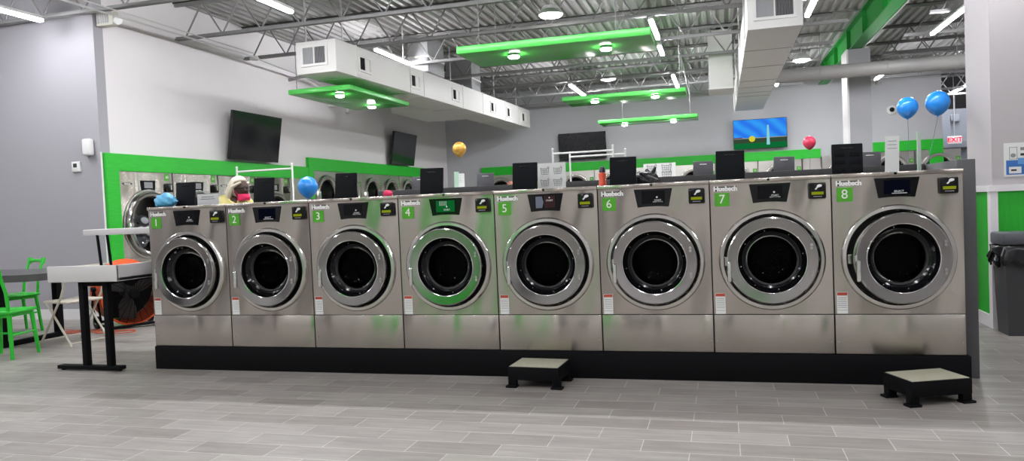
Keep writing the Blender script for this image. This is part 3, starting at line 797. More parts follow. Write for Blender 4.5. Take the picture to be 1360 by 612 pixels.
for i in range(4):
    lab = ['large stainless washer full of laundry, in the left wall nearest the corner', 'large stainless washer in the left wall behind the lid of washer 1',
           'large stainless washer in the left wall behind the person in yellow', 'large stainless washer in the left wall behind the low blue balloon'][i]
    w = big_washer(lab, str(60+i), i == 0)
    w.location = (XL+0.03, 2.77+i*0.98, 0)
tag(MB().mat(STEELF).box(XL, XL+0.03, 6.70, 7.33, 0.0, 1.87).build('filler_panel'), 'plain stainless filler panel between large washers and dryers', 'panel')

# stacked dryers
def make_dryer(w, H):
    t = thing('stacked_dryer', 'x', 'dryer', (0,0,0), 0)
    zc = (H-0.47, H/2-0.47)
    b = MB().mat(STEELF)
    ring_panel(b, 0.005, w-0.005, H/2+0.005, H, w/2, zc[0], 0.29, 0); ring_panel(b, 0.005, w-0.005, 0.05, H/2-0.005, w/2, zc[1], 0.29, 0)
    b.build('front_panel', t, fix=False)
    for z in zc:
        M = T(w/2, 0, z) @ FRONT
        d = MB().mat(CHROME).lathe([(0.39, 0.0), (0.40, 0.02), (0.385, 0.055), (0.35, 0.06), (0.31, 0.04), (0.295, 0.0)], 48, M=M)
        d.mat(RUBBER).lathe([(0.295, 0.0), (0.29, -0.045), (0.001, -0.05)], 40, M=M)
        dd = d.build('door', t)
        MB().mat(GLASS).lathe([(0.30, 0.01), (0.2, 0.02), (0.001, 0.025)], 32, M=M).build('door_glass', dd)
        MB().mat(CHROMEB).box(w/2-0.40, w/2-0.36, -0.095, -0.06, z-0.08, z+0.08, bev=0.01).build('handle', dd)
    n_ = MB().mat(TAGG).box(w-0.12, w-0.02, -0.005, 0, H-0.28, H-0.18); n_.mat(PAPER).text('32', 0.06, T(w-0.07, -0.006, H-0.23) @ FRONT); n_.build('number_tag', t)
    return t
dp = make_dryer(0.97, 2.03)
for i in range(5):
    d = dp if i == 0 else copy_tree(dp)
    d.location = (XL+0.03, 7.5+i*0.98, 0); d.rotation_euler = (0, 0, PI/2); d['group'] = 'dryers in the left wall'
    d['label'] = '%s stacked dryer from the front in the left wall' % ORD[i].replace('nearest', 'first')
dp = make_dryer(1.03, 2.06)
for i in range(11):
    d = dp if i == 0 else copy_tree(dp)
    x = -1.85+i*1.04
    if i >= 8: x += 0.45
    d.location = (x, YB-0.03, 0 if i < 8 else 0.05); d['group'] = 'dryers in the back wall'
    if i == 10: d.scale = (0.95, 1, 1)
    d['label'] = '%s stacked dryer from the left in the back wall' % (ORD[i].replace('nearest', 'first'))
tag(MB().mat(STEELF).box(6.48, 6.90, YB-0.03, YB, 0, 2.06).build('filler_panel'), 'plain stainless filler panel in the back wall', 'panel')

# ------------------------------------------------------------------ televisions
def tv(label, w, h, loc, rotz, tilt, screen=None):
    t = thing('television', label, 'television', loc, rotz)
    M = RX(tilt)
    MB().mat(TVB).box(-w/2, w/2, 0.0, 0.05, -h/2, h/2, bev=0.006, M=M).build('cabinet', t)
    s = MB()
    if screen == 'lit':
        y = -0.0015
        sky = bpy.data.materials.new('screen_picture'); sky.use_nodes = True; nt = sky.node_tree; nt.nodes.clear()
        o = nt.nodes.new('ShaderNodeOutputMaterial'); e = nt.nodes.new('ShaderNodeEmission'); e.inputs[1].default_value = 0.95
        tc = nt.nodes.new('ShaderNodeTexCoord'); wv = nt.nodes.new('ShaderNodeTexWave'); wv.inputs['Scale'].default_value = 1.1; wv.inputs['Distortion'].default_value = 4
        mp = nt.nodes.new('ShaderNodeMapping'); mp.inputs['Rotation'].default_value = (0, 0.9, 0)
        cr = nt.nodes.new('ShaderNodeValToRGB'); cr.color_ramp.elements[0].color = rgb(45, 120, 240); cr.color_ramp.elements[1].color = rgb(55, 160, 250)
        nt.links.new(tc.outputs['Object'], mp.inputs[0]); nt.links.new(mp.outputs[0], wv.inputs[0]); nt.links.new(wv.outputs[0], cr.inputs[0])
        nt.links.new(cr.outputs[0], e.inputs[0]); nt.links.new(e.outputs[0], o.inputs[0])
        s.mat(sky).box(-w/2+.01, w/2-.01, y, 0, -h*.12, h/2-.01, M=M)
        s.mat(emit('scr_fence', rgb(150, 165, 160), 0.8)).box(-w/2+.01, w/2-.01, y, 0, -h*.15, -h*.12, M=M)
        s.mat(emit('scr_olive', rgb(60, 80, 60), 0.8)).box(-w/2+.01, w/2-.01, y, 0, -h*.30, -h*.15, M=M)
        s.mat(emit('scr_green', rgb(15, 110, 55), 0.9)).box(-w/2+.01, w/2-.01, y, 0, -h/2+.01, -h*.30, M=M)
        s.mat(emit('scr_red', rgb(120, 30, 40), 0.8)).box(-w/2+.01, -w*.33, y*1.5, y, -h*.13, -h*.10, M=M)
        s.mat(emit('scr_yellow', rgb(225, 215, 60), 0.9)).ball((-w*.15, y-0.001, -h*.16), 0.075, 0.001, 0.075, n=16, m=8, M=M)
        s.mat(emit('scr_pale', rgb(150, 215, 225), 0.9)).prism([(w*.15-.04, -h*.38), (w*.15+.04, -h*.38), (w*.15+.02, h*.28), (w*.15-.02, h*.28)], y*1.5, y, M=M)
    else:
        s.mat(plain('tv_glass', (0.012, 0.013, 0.016, 1), 0.1, noise=0.5, nscale=5)).box(-w/2+.012, w/2-.012, -0.0015, 0, -h/2+.012, h/2-.012, M=M)
    s.build('screen', t)
    MB().mat(BLACK).box(-0.12, 0.12, 0.04, 0.14, -0.12, 0.12, bev=0.01).build('wall_mount', t)
    return t
tv('large black television tilted down on the left wall', 1.32, 0.76, (XL+0.2, 5.55, 2.49), PI/2, math.radians(9))
tv('smaller-looking dark television on the left wall near the back corner', 1.32, 0.76, (XL+0.2, 11.45, 2.66), PI/2, math.radians(9))
tv('dark television on the back wall behind the white cart rails', 1.27, 0.72, (0.99, YB-0.15, 2.71), 0, math.radians(4))
tv('lit television with a blue and green picture on the back wall', 1.28, 0.74, (5.49, YB-0.15, 2.74), 0, math.radians(2), 'lit')

# ------------------------------------------------------------------ wall items
t = thing('soap_dispenser', 'white rounded dispenser on the near left wall', 'dispenser', (-3.065, YN, 2.06))
MB().mat(WHITEP).box(-0.06, 0.06, -0.09, 0, 0.0, 0.21, bev=0.025, seg=3).build('housing', t)
MB().mat(INKGREY).cyl((0, -0.05, 0.0), (0, -0.05, -0.02), 0.015, n=12).build('nozzle', t)
t = thing('thermostat', 'small white thermostat below the dispenser', 'thermostat', (-3.29, YN, 1.87))
MB().mat(WHITEP).box(-0.065, 0.065, -0.03, 0, 0.0, 0.13, bev=0.008).build('housing', t)
MB().mat(INK).box(-0.035, 0.02, -0.032, -0.03, 0.055, 0.105).build('display', t)
t = thing('emergency_light', 'cream emergency light box at the top of the wall corner', 'light fixture', (XL+0.01, 2.58, 3.66))
MB().mat(plain('cream_plastic', (0.62, 0.6, 0.52, 1), 0.5)).box(0, 0.26, 0, 0.10, 0, 0.17, bev=0.012).build('housing', t)
v = MB().mat(VENTG)
for q in range(5): v.box(0.03+q*0.035, 0.05+q*0.035, -0.006, 0.0, 0.03, 0.14)
v.build('grille', t)
MB().mat(WHITEP).cyl((0.27, 0.03, 0.05), (0.34, 0.0, 0.04), 0.035, 0.05, n=16).build('lamp_head', t)

t = thing('exit_sign', 'lit red EXIT sign on the blue-grey wall', 'sign', (10.52, 17.25, 2.45))
MB().mat(EXITBG).box(-0.165, 0.165, 0, 0.05, -0.10, 0.10, bev=0.006).build('housing', t)
MB().mat(EXITM).text('EXIT', 0.17, T(0, -0.004, 0) @ FRONT, bold=0.004).build('lettering', t)
MB().mat(INKGREY).box(0.165, 0.30, 0, 0.06, -0.03, 0.03).cyl((0.0,0.03,0.1),(0.0,0.03,1.8),0.008,n=6).build('mount', t)
t = thing('dome_camera', 'white round dome camera on the back wall, right part', 'camera', (8.52, YB, 3.12))
MB().mat(WHITEP).lathe([(0.11, 0.0), (0.11, 0.03), (0.08, 0.05), (0.055, 0.05)], 28, M=FRONT).build('housing', t)
MB().mat(BLACKG).ball((0, -0.05, 0), 0.056, n=16, m=10).build('lens', t)
t = thing('spot_camera', 'small white camera on the right side of the back column', 'camera', (7.24, 10.2, 3.2))
MB().mat(WHITEP).box(0, 0.10, -0.03, 0.03, -0.03, 0.03, bev=0.01).build('mount', t)
MB().mat(WHITEP).cyl((0.10, 0.03, 0.0), (0.14, -0.1, -0.03), 0.04, n=14).build('housing', t)
t = thing('wall_box', 'small grey junction box with stub pipe above the exit sign', 'box', (10.6, 17.58, 3.05))
MB().mat(WALLBLUE).box(-0.1, 0.1, -0.1, 0, -0.09, 0.09, bev=0.01).build('housing', t)
MB().mat(JOIST).cyl((0, -0.05, 0.09), (0, -0.05, 0.7), 0.02, n=8).build('pipe', t)

# poster on the right column
t = thing('wall_poster', 'white and blue instruction poster on the right column', 'poster', (7.0, CY0, 1.42))
p = MB().mat(PAPER).box(-0.2, 0.22, -0.004, 0, -0.14, 0.14)
BLUEI = plain('poster_blue', rgb(50, 105, 175), 0.5)
p.mat(BLUEI).box(-0.185, 0.21, -0.005, -0.004, -0.125, -0.005)
p.mat(plain('poster_lightblue', rgb(90, 150, 205), 0.5)).box(-0.10, 0.2, -0.0055, -0.005, -0.04, 0.012)
p.mat(PAPER).box(-0.165, -0.10, -0.006, -0.005, 0.0, 0.11); p.box(-0.165, -0.075, -0.006, -0.005, -0.115, -0.06); p.box(-0.05, 0.04, -0.006, -0.005, -0.115, -0.06)
p.mat(INKGREY)
for bx in ((-0.162, -0.103, 0.1, 0.104), (-0.162, -0.158, 0.003, 0.107), (-0.107, -0.103, 0.003, 0.107), (-0.162, -0.103, 0.003, 0.007)): p.box(bx[0], bx[1], -0.007, -0.006, bx[2], bx[3])
p.ball((-0.133, -0.0065, 0.035), 0.02, 0.001, 0.018, n=14, m=6)
p.mat(INK).box(-0.15, -0.11, -0.0065, -0.006, -0.095, -0.08); p.box(-0.08, -0.03, -0.0055, -0.005, 0.03, 0.05)
p.mat(INKGREY).box(-0.08, 0.1, -0.0055, -0.004, 0.075, 0.10)
p.build('sheet', t)

# trash can
t = thing('trash_can', 'dark grey slim trash can with lid and black liner by the right column', 'trash can', (7.0, 1.85, 0))
mb = MB().mat(GREYCAN)
def frus(mb, w0, d0, w1, d1, z0, z1, cap=True):
    vs = [(-w0,-d0,z0),(w0,-d0,z0),(w0,d0,z0),(-w0,d0,z0),(-w1,-d1,z1),(w1,-d1,z1),(w1,d1,z1),(-w1,d1,z1)]
    mb.add(vs, [(0,3,2,1),(4,5,6,7),(0,1,5,4),(1,2,6,5),(2,3,7,6),(3,0,4,7)])
frus(mb, 0.30, 0.12, 0.33, 0.14, 0, 0.70); mb.box(-0.335, 0.335, -0.15, 0.15, 0.69, 0.715, bev=0.008)
mb.build('bin', t)
mb = MB().mat(plain('lid_grey', (0.10, 0.105, 0.12, 1), 0.45)).box(-0.34, 0.34, -0.155, 0.155, 0.73, 0.83, bev=0.02); mb.build('lid', t)
# liner hanging over the rim, crumpled
bag = MB().mat(BAGBLACK); N = 120; per = []
for i in range(N):
    a = 2*PI*i/N; c, s = math.cos(a), math.sin(a); k = min(0.345/abs(c) if abs(c) > 1e-4 else 9, 0.162/abs(s) if abs(s) > 1e-4 else 9)
    per.append((k*c, k*s))
vs = []
for lv in range(5):
    for i, (px, py) in enumerate(per):
        f = 1.0+0.02*math.sin(i*0.9+lv)+0.015*random.uniform(-1,1)
        drop = 0.028*lv*(1+0.35*math.sin(i*0.37)+0.25*math.sin(i*1.3))
        off = 0.012*lv*(0.5+0.5*math.sin(i*0.55))
        q = Vector((px, py)); d = q.normalized()*off
        vs.append((px*f+d.x, py*f+d.y, 0.725-drop))
fs = [(l*N+i, l*N+(i+1) % N, (l+1)*N+(i+1) % N, (l+1)*N+i) for l in range(4) for i in range(N)]
bag.add(vs, fs)
bag.ball((-0.355, -0.05, 0.60), 0.03, 0.04, 0.055, n=12, m=8, fn=lambda p: p*(1+0.25*math.sin(7*p.x+5*p.z)))
o = bag.build('liner_bag', t, sharp=60)
sd = o.modifiers.new('t', 'SOLIDIFY'); sd.thickness = 0.002

# ------------------------------------------------------------------ items on the washers
def person_free_sign(name, label, loc, w, h, rotz=0, tilt=0):
    t = thing(name, label, 'sign', loc, rotz); return t
def basket_art(mb, cx, cz, s, y):
    mb.tube([(cx-s*.5, y, cz+s*.3), (cx-s*.38, y, cz-s*.45), (cx+s*.38, y, cz-s*.45), (cx+s*.5, y, cz+s*.3)], s*0.02, 5)
    mb.tube([(cx-s*.5, y, cz+s*.3), (cx-s*.25, y, cz+s*.18), (cx, y, cz+s*.22), (cx+s*.25, y, cz+s*.18), (cx+s*.5, y, cz+s*.3)], s*0.02, 5)
    mb.tube([(cx-s*.45, y, cz), (cx+s*.45, y, cz)], s*0.014, 5); mb.tube([(cx-s*.41, y, cz-s*.2), (cx+s*.41, y, cz-s*.2)], s*0.014, 5)
    for k in (-.2, 0, .2): mb.tube([(cx+k*s, y, cz+s*.2), (cx+k*s*.85, y, cz-s*.45)], s*0.014, 5)
    mb.tube([(cx+s*.28, y, cz+s*.2), (cx+s*.42, y, cz+s*.5), (cx+s*.5, y, cz+s*.3)], s*0.016, 5)
def sign_board(label, loc, w, h, rotz=0):
    t = thing('basket_sign', label, 'sign', loc, rotz)
    M = RX(math.radians(-5))
    b = MB().mat(PAPER).box(-w/2, w/2, 0, 0.006, 0, h, M=M); b.mat(LIME).box(-w/2-0.012, -w/2, 0, 0.006, 0, h*.35, M=M); b.build('board', t)
    a = MB().mat(INK)
    for cx in (-w*.24, w*.22):
        for cz in (h*.72, h*.28): basket_art(a, cx, cz, w*.30, -0.001)
    o = a.build('drawing', t); o.rotation_euler = (math.radians(-5), 0, 0)
    return t
sign_board('white sign board with four line-drawn baskets behind the lid of washer 5', (3.29, 0.42, ZT), 0.215, 0.20)
ZT2 = ZT+0.09
sign_board('white basket sign on the second row, behind the black plastic bag', (3.92, 2.62, ZT2), 0.32, 0.165)
def upright_sign(label, loc, w, h, rotz, mat, foot=True, marks=0):
    t = thing('upright_sign', label, 'sign', loc, rotz)
    b = MB().mat(mat).box(-w/2, w/2, 0, 0.005, 0.006, h, M=RY(math.radians(1.5)))
    b.mat(INKGREY)
    for q in range(marks):
        b.box(-w*.32, w*random.uniform(.1, .35), -0.001, 0.0, h*(0.86-q*0.1), h*(0.875-q*0.1), M=RY(math.radians(1.5)))
    b.build('sheet', t)
    if foot: MB().mat(WHITEP).box(-w/2, w/2, -0.03, 0.05, 0, 0.008, bev=0.002).build('foot', t)
    return t
upright_sign('tall narrow white sign standing on washer 8', (5.615, 0.42, ZT), 0.085, 0.245, 0, PAPER, marks=3)
t = upright_sign('green-edged clear sign seen edge-on, standing on washer 8', (5.80, 0.5, ZT), 0.13, 0.265, math.radians(68), CLEARP)
upright_sign('white card with printed lines on the second row, beside a thin edge-on holder', (1.75, 2.7, ZT2), 0.10, 0.175, 0, PAPER, marks=5)
upright_sign('thin white holder seen edge-on beside the white card on the second row', (1.765, 2.55, ZT2-0.0), 0.07, 0.19, math.radians(66), CLEARP)
upright_sign('small white card half hidden by the lid of washer 4', (1.50, 2.65, ZT2), 0.06, 0.13, 0, PAPER)
t = thing('notice_card', 'wide low white notice behind the lid of washer 1', 'sign', (0.195, 0.5, ZT))
b = MB().mat(PAPER).box(-0.11, 0.11, 0, 0.004, 0.0, 0.105); b.mat(INKGREY)
b.box(-0.065, 0.06, -0.001, 0, 0.076, 0.082); b.box(-0.075, 0.07, -0.001, 0, 0.058, 0.063); b.build('card', t)

# orange bottle
t = thing('detergent_bottle', 'orange bottle with dark navy cap between washers 5 and 6', 'bottle', (3.69, 0.32, ZT))
MB().mat(ORANGEB).lathe([(0.001, 0), (0.026, 0.0), (0.029, 0.008), (0.026, 0.035), (0.024, 0.05), (0.028, 0.075), (0.027, 0.095), (0.018, 0.104), (0.001, 0.105)], 24).build('bottle_body', t)
MB().mat(NAVY).lathe([(0.020, 0.10), (0.024, 0.104), (0.022, 0.125), (0.016, 0.142), (0.001, 0.145)], 24).build('cap', t)

def lumpy(mb, c, r, seed, amp=0.18, n=28, m=18, flat=0.0):
    rnd = random.Random(seed); ph = [rnd.uniform(0, 6.28) for _ in range(8)]
    def fn(p):
        f = 1+amp*(math.sin(4*p.x+ph[0])*math.sin(5*p.y+ph[1])+0.6*math.sin(9*p.z+7*p.x+ph[2])+0.4*math.sin(13*p.x-11*p.y+ph[3])+0.3*math.sin(19*p.z+17*p.y+ph[4]))
        q = p*f
        if q.z < -0.6: q.z = -0.6
        return q
    mb.ball(c, r[0], r[1], r[2], n=n, m=m, fn=fn)
t = thing('plastic_bag', 'crumpled black plastic bag beside the lid of washer 6', 'bag', (4.0, 0.42, ZT))
mb = MB().mat(BAGBLACK); lumpy(mb, (-0.02, 0, 0.036), (0.095, 0.06, 0.06), 3, 0.14); mb.build('bag_body', t, sharp=70)
mb = MB().mat(BAGBLACK); mb.ball((0.035, 0, 0.092), 0.016, 0.012, 0.045, n=12, m=8, M=RY(0.5) @ T(-0.04, 0, 0.0), fn=lambda p: p*(1+0.2*math.sin(9*p.z))); mb.ball((0.0, 0.01, 0.09), 0.02, 0.015, 0.025, n=12, m=8); mb.build('bag_handle', t)
t = thing('blue_bundle', 'crumpled pale blue patterned bundle on the left edge of washer 1', 'bag', (0.06, 0.14, ZT))
BLUEB = plain('bundle_blue', rgb(95, 175, 215), 0.5, noise=0.45, nscale=70)
mb = MB().mat(BLUEB); lumpy(mb, (0.0, 0, 0.045), (0.085, 0.07, 0.066), 5, 0.10); mb.build('bundle_body', t, sharp=70)
mb = MB().mat(BLUEB); mb.ball((0.085, 0, 0.045), 0.035, 0.02, 0.018, n=12, m=8, fn=lambda p: p*(1+0.2*math.sin(7*p.x))); mb.build('knot', t)
t = thing('pink_bundle', 'small crumpled pink cloth on top of washer 3', 'cloth', (1.965, 0.38, ZT))
mb = MB().mat(PINK); lumpy(mb, (0.0, 0, 0.022), (0.04, 0.035, 0.03), 11, 0.16, 20, 14); mb.build('cloth_body', t, sharp=70)
t = thing('paper_stack', 'low white leaflets lying on the second row near the left', 'paper', (1.98, 2.55, ZT2))
MB().mat(PAPER).box(-0.08, 0.08, -0.06, 0.06, 0, 0.015, bev=0.002).build('sheet', t)
t = thing('cloth_pile', 'small brownish cloth pile beside a second-row lid', 'cloth', (2.33, 2.8, ZT2))
mb = MB().mat(plain('cloth_brown', rgb(150, 95, 75), 0.8, noise=0.4, nscale=40)); lumpy(mb, (0.0, 0, 0.025), (0.07, 0.05, 0.04), 12, 0.16, 20, 14); mb.build('cloth_body', t)
# ------------------------------------------------------------------ balloons
def balloon(label, c, r, mat, zend, group=None, dx=0.0):
    t = thing('balloon', label, 'balloon', c, 0, group)
    def fn(p):
        z = p.z; k = 1.0
        if z < 0: k = 1-0.30*(-z)**2.2
        return Vector((p.x*k, p.y*k, z*(1.18 if z < 0 else 1.05)))
    MB().mat(mat).ball((0,0,0), r, r, r, n=32, m=22, fn=fn).build('balloon_skin', t)
    MB().mat(mat).lathe([(0.004, -1.16*r), (0.006, -1.2*r), (0.013, -1.25*r), (0.002, -1.25*r)], 12).build('knot', t)
    h = c[2]-zend
    MB().mat(STRING).tube([(0, 0, -1.22*r), (0.004+dx*.3, 0, -0.3*h-r*.7), (dx*.7, 0.0, -0.7*h-r*.3), (dx, 0, -h)], 0.0022, 5).build('string', t)
balloon('gold balloon floating above the second row of washers', (1.69, 2.9, 1.875), 0.078, BALG, ZT2)
balloon('pink balloon in front of the back wall, right of the lit television', (5.373, 2.9, 1.715), 0.061, BALP, ZT2)
balloon('smaller of the two high blue balloons on the right', (6.26, 2.9, 1.995), 0.094, BALB, ZT2)
balloon('larger of the two high blue balloons, nearest the exit sign', (6.52, 2.9, 2.02), 0.107, BALB, ZT2, dx=-0.10)
balloon('low blue balloon just above washers 2 and 3', (0.733, 1.25, 1.475), 0.094, BALB, 0.0)

# ------------------------------------------------------------------ laundry carts with hanging rails
def cart(label, x0, x1, y, ztop, double=False, group=None):
    cx = (x0+x1)/2; w = x1-x0
    t = thing('laundry_cart', label, 'laundry cart', (cx, y, 0), 0, group)
    CARTW = WHITEP
    MB().mat(CARTW).tube([(-w/2, 0, ztop-0.05), (w/2, 0, ztop-0.05)], 0.013, 10).build('hanging_rail', t)
    for s in (-1, 1):
        p = MB().mat(CARTW).tube([(s*w/2, 0, 0.2), (s*w/2, 0, ztop)], 0.013, 10); p.ball((s*w/2, 0, ztop+0.01), 0.018, n=10, m=6)
        p.build('post', t)
    b = MB().mat(CHROME)
    for z, k in ((0.85, 1.0), (0.65, 0.97), (0.45, 0.92), (0.32, 0.88)):
        b.tube([(-w/2*k, -0.25*k, z), (w/2*k, -0.25*k, z), (w/2*k, 0.25*k, z), (-w/2*k, 0.25*k, z)], 0.005, 6, closed=True)
    for i in range(13):
        xx = -w/2+w*i/12
        for s in (-1, 1): b.tube([(xx, s*0.25, 0.85), (xx*.88, s*0.22, 0.32)], 0.003, 5)
        b.tube([(xx*.88, -0.22, 0.32), (xx*.88, 0.22, 0.32)], 0.003, 5)
    b.build('basket', t)
    f = MB().mat(CARTW).tube([(-w/2, -0.22, 0.2), (w/2, -0.22, 0.2), (w/2, 0.22, 0.2), (-w/2, 0.22, 0.2)], 0.012, 8, closed=True)
    for sx in (-1, 1):
        for sy in (-1, 1): f.tube([(sx*w/2*.88, sy*0.21, 0.32), (sx*w/2*.9, sy*0.22, 0.2)], 0.008, 6)
    f.build('frame', t)
    for sx in (-1, 1):
        for sy in (-1, 1):
            MB().mat(RUBBER).cyl((sx*w/2-0.015, sy*0.2, 0.06), (sx*w/2+0.015, sy*0.2, 0.06), 0.06, n=18).mat(CARTW).box(sx*w/2-0.02, sx*w/2+0.02, sy*0.2-0.01, sy*0.2+0.01, 0.06, 0.2).build('caster', t)
cart('white laundry cart rail standing by the person in yellow', -2.02, -1.14, 4.0, 1.90)
cart('front white laundry cart rail before the dark back wall television', 2.30, 3.13, 5.0, 1.95, group='laundry carts behind the second row')
cart('rear white laundry cart rail, just behind the front cart', 2.42, 3.22, 5.6, 1.93, group='laundry carts behind the second row')

# ------------------------------------------------------------------ step stools
def step(label, loc, w, d, h, rot):
    t = thing('step_stool', label, 'step stool', loc, rot)
    b = MB().mat(BLACK).box(-w/2, w/2, -d/2, d/2, h-0.092, h-0.003, bev=0.006)
    b.box(-w/2+0.03, w/2-0.03, -d/2+0.03, d/2-0.03, 0.055, h-0.055, bev=0.004)
    b.build('deck', t)
    MB().mat(STEPPAD).box(-w/2+0.010, w/2-0.010, -d/2+0.010, d/2-0.010, h-0.006, h, bev=0.002).build('tread_pad', t)
    for sx in (-1, 1):
        for sy in (-1, 1):
            l = MB().mat(BLACK).box(sx*(w/2-0.025)-0.028, sx*(w/2-0.025)+0.028, sy*(d/2-0.03)-0.022, sy*(d/2-0.03)+0.022, 0.012, h-0.05, bev=0.004)
            l.box(sx*(w/2-0.02)-0.038, sx*(w/2-0.02)+0.038, sy*(d/2-0.025)-0.03, sy*(d/2-0.025)+0.03, 0, 0.014, bev=0.003)
            l.build('foot', t)
step('black step stool with beige tread in front of washer 5', (3.29, -0.19, 0), 0.355, 0.29, 0.145, -math.radians(4))
step('black step stool with beige tread angled in front of washer 8', (5.617, -0.335, 0), 0.365, 0.265, 0.145, math.radians(22))

# ------------------------------------------------------------------ folding table at left
t = thing('folding_table', 'white lipped folding table with upper shelf at the left end of the washers', 'table', (-0.51, 0.35, 0))
mb = MB().mat(TABLEW)
x0, x1, y0, y1 = -0.35, 0.35, -0.55, 0.55
mb.box(x0, x1, y0+0.02, y1, 0.742, 0.775, bev=0.004)
mb.box(x0, x1, y0, y0+0.025, 0.742, 0.874, bev=0.006); mb.box(x1-0.025, x1, y0+0.002, y1, 0.742, 0.874, bev=0.006)
mb.build('tabletop', t)
for x in (-0.088, 0.155):
    MB().mat(BLACK).box(x-0.025, x+0.025, -0.48, -0.43, 0.04, 0.742, bev=0.003).build('leg', t)
MB().mat(BLACK).box(-0.37, 0.27, -0.49, -0.42, 0.012, 0.042, bev=0.003).cyl((-0.34,-0.455,0),(-0.34,-0.455,0.02),0.015,n=10).cyl((0.24,-0.455,0),(0.24,-0.455,0.02),0.015,n=10).build('foot_bar', t)
MB().mat(BLACK).box(-0.09, 0.155, -0.475, -0.435, 0.70, 0.742).box(0.02, 0.06, -0.45, 0.5, 0.70, 0.742).build('crossbar', t)
MB().mat(BLACK).box(0.3, 0.345, 0.45, 0.50, 0.0, 0.742, bev=0.003).build('leg', t)
mb = MB().mat(TABLEW).box(-0.463, 0.35, -0.06, 0.22, 1.108, 1.160, bev=0.008); mb.build('upper_shelf', t)
for x in (-0.312, -0.205):
    MB().mat(BLACK).tube([(x+0.03, -0.05, 0.775), (x, -0.05, 1.11)], 0.012, 8).build('shelf_post', t)
MB().mat(BLACK).tube([(0.3, 0.1, 0.775), (0.3, 0.1, 1.11)], 0.012, 8).build('shelf_post', t)

# grey dining table
t = thing('dining_table', 'dark grey table on black steel posts at the left edge', 'table', (-3.0, 1.06, 0))
outl = []
for i in range(40):
    a = 2*PI*i/40; c, s = math.cos(a), math.sin(a)
    outl.append((math.copysign(abs(c)**0.45, c)*0.97, math.copysign(abs(s)**0.45, s)*0.42))
vs = [(x, y, 0.665) for x, y in outl]+[(x, y, 0.735) for x, y in outl]; n = 40
MB().mat(TABLEG).add(vs, [tuple(range(n))[::-1], tuple(range(n, 2*n))]+[(i, (i+1) % n, n+(i+1) % n, n+i) for i in range(n)]).build('tabletop', t)
for sx in (0.5, -0.6):
    for sy in (-0.335, 0.335): MB().mat(BLACK).box(sx-0.035, sx+0.035, sy-0.035, sy+0.035, 0.0, 0.665, bev=0.003).build('leg', t)
    MB().mat(BLACK).box(sx-0.03, sx+0.03, -0.335, 0.335, 0.0, 0.05, bev=0.003).build('foot_bar', t)

# green chairs
def chair(label, loc, rot):
    """faces local +y; back at local -y"""
    t = thing('green_chair', label, 'chair', loc, rot, 'green chairs at the grey table')
    s = MB().mat(GREENC).box(-0.19, 0.19, -0.19, 0.19, 0.415, 0.445, bev=0.012, seg=3); s.box(-0.165, 0.165, -0.165, 0.165, 0.385, 0.42, bev=0.004); s.build('seat', t)
    for sx in (-1, 1):
        MB().mat(GREENC).tube([(sx*0.155, 0.15, 0.41), (sx*0.185, 0.18, 0.0)], [0.021, 0.016], 10).build('leg', t)
        MB().mat(GREENC).tube([(sx*0.155, -0.15, 0.41), (sx*0.185, -0.185, 0.0)], [0.021, 0.016], 10).build('leg', t)
        MB().mat(GREENC).tube([(sx*0.165, -0.165, 0.42), (sx*0.16, -0.185, 0.62), (sx*0.152, -0.26, 0.84)], [0.016, 0.015, 0.014], 10).build('back_post', t)
    b = MB().mat(GREENC)
    b.tube([(-0.155, -0.25, 0.80), (-0.07, -0.268, 0.805), (0.07, -0.268, 0.805), (0.155, -0.25, 0.80)], 0.019, 8)
    b.tube([(-0.156, -0.245, 0.77), (-0.154, -0.262, 0.84)], 0.024, 8); b.tube([(0.156, -0.245, 0.77), (0.154, -0.262, 0.84)], 0.024, 8)
    b.build('backrest', t)
    r = MB().mat(GREENC)
    for sx in (-1, 1): r.tube([(sx*0.172, -0.168, 0.22), (sx*0.172, 0.166, 0.22)], 0.010, 8)
    r.tube([(-0.17, 0, 0.22), (0.17, 0, 0.22)], 0.010, 8)
    r.build('stretcher', t)
chair('green chair at the left edge, near side of the grey table', (-1.985, 0.335, 0), math.radians(14))
chair('green chair behind the grey table, its back against the grey wall', (-3.33, 1.60, 0), math.radians(163))

# beige folding chair (seen sideways, facing left)
t = thing('folding_chair', 'beige metal folding chair behind the white table', 'chair', (-1.92, 1.05, 0), math.radians(80))
MB().mat(BEIGE).box(-0.2, 0.2, -0.2, 0.19, 0.425, 0.45, bev=0.012, seg=3).build('seat', t)
for sx in (-1, 1):
    MB().mat(BEIGE).tube([(sx*0.215, 0.24, 0.0), (sx*0.215, -0.14, 0.5), (sx*0.20, -0.26, 0.80)], 0.011, 8).build('front_leg', t)
    MB().mat(BEIGE).tube([(sx*0.20, -0.24, 0.0), (sx*0.20, 0.13, 0.44)], 0.011, 8).build('rear_leg', t)
MB().mat(BEIGE).tube([(-0.2, 0.20, 0.05), (0.2, 0.20, 0.05)], 0.008, 8).build('cross_brace', t)
MB().mat(BEIGE).tube([(-0.2, -0.22, 0.03), (0.2, -0.22, 0.03)], 0.008, 8).build('cross_brace', t)
MB().mat(BEIGE).box(-0.2, 0.2, -0.25, -0.235, 0.68, 0.80, bev=0.006).build('backrest', t)

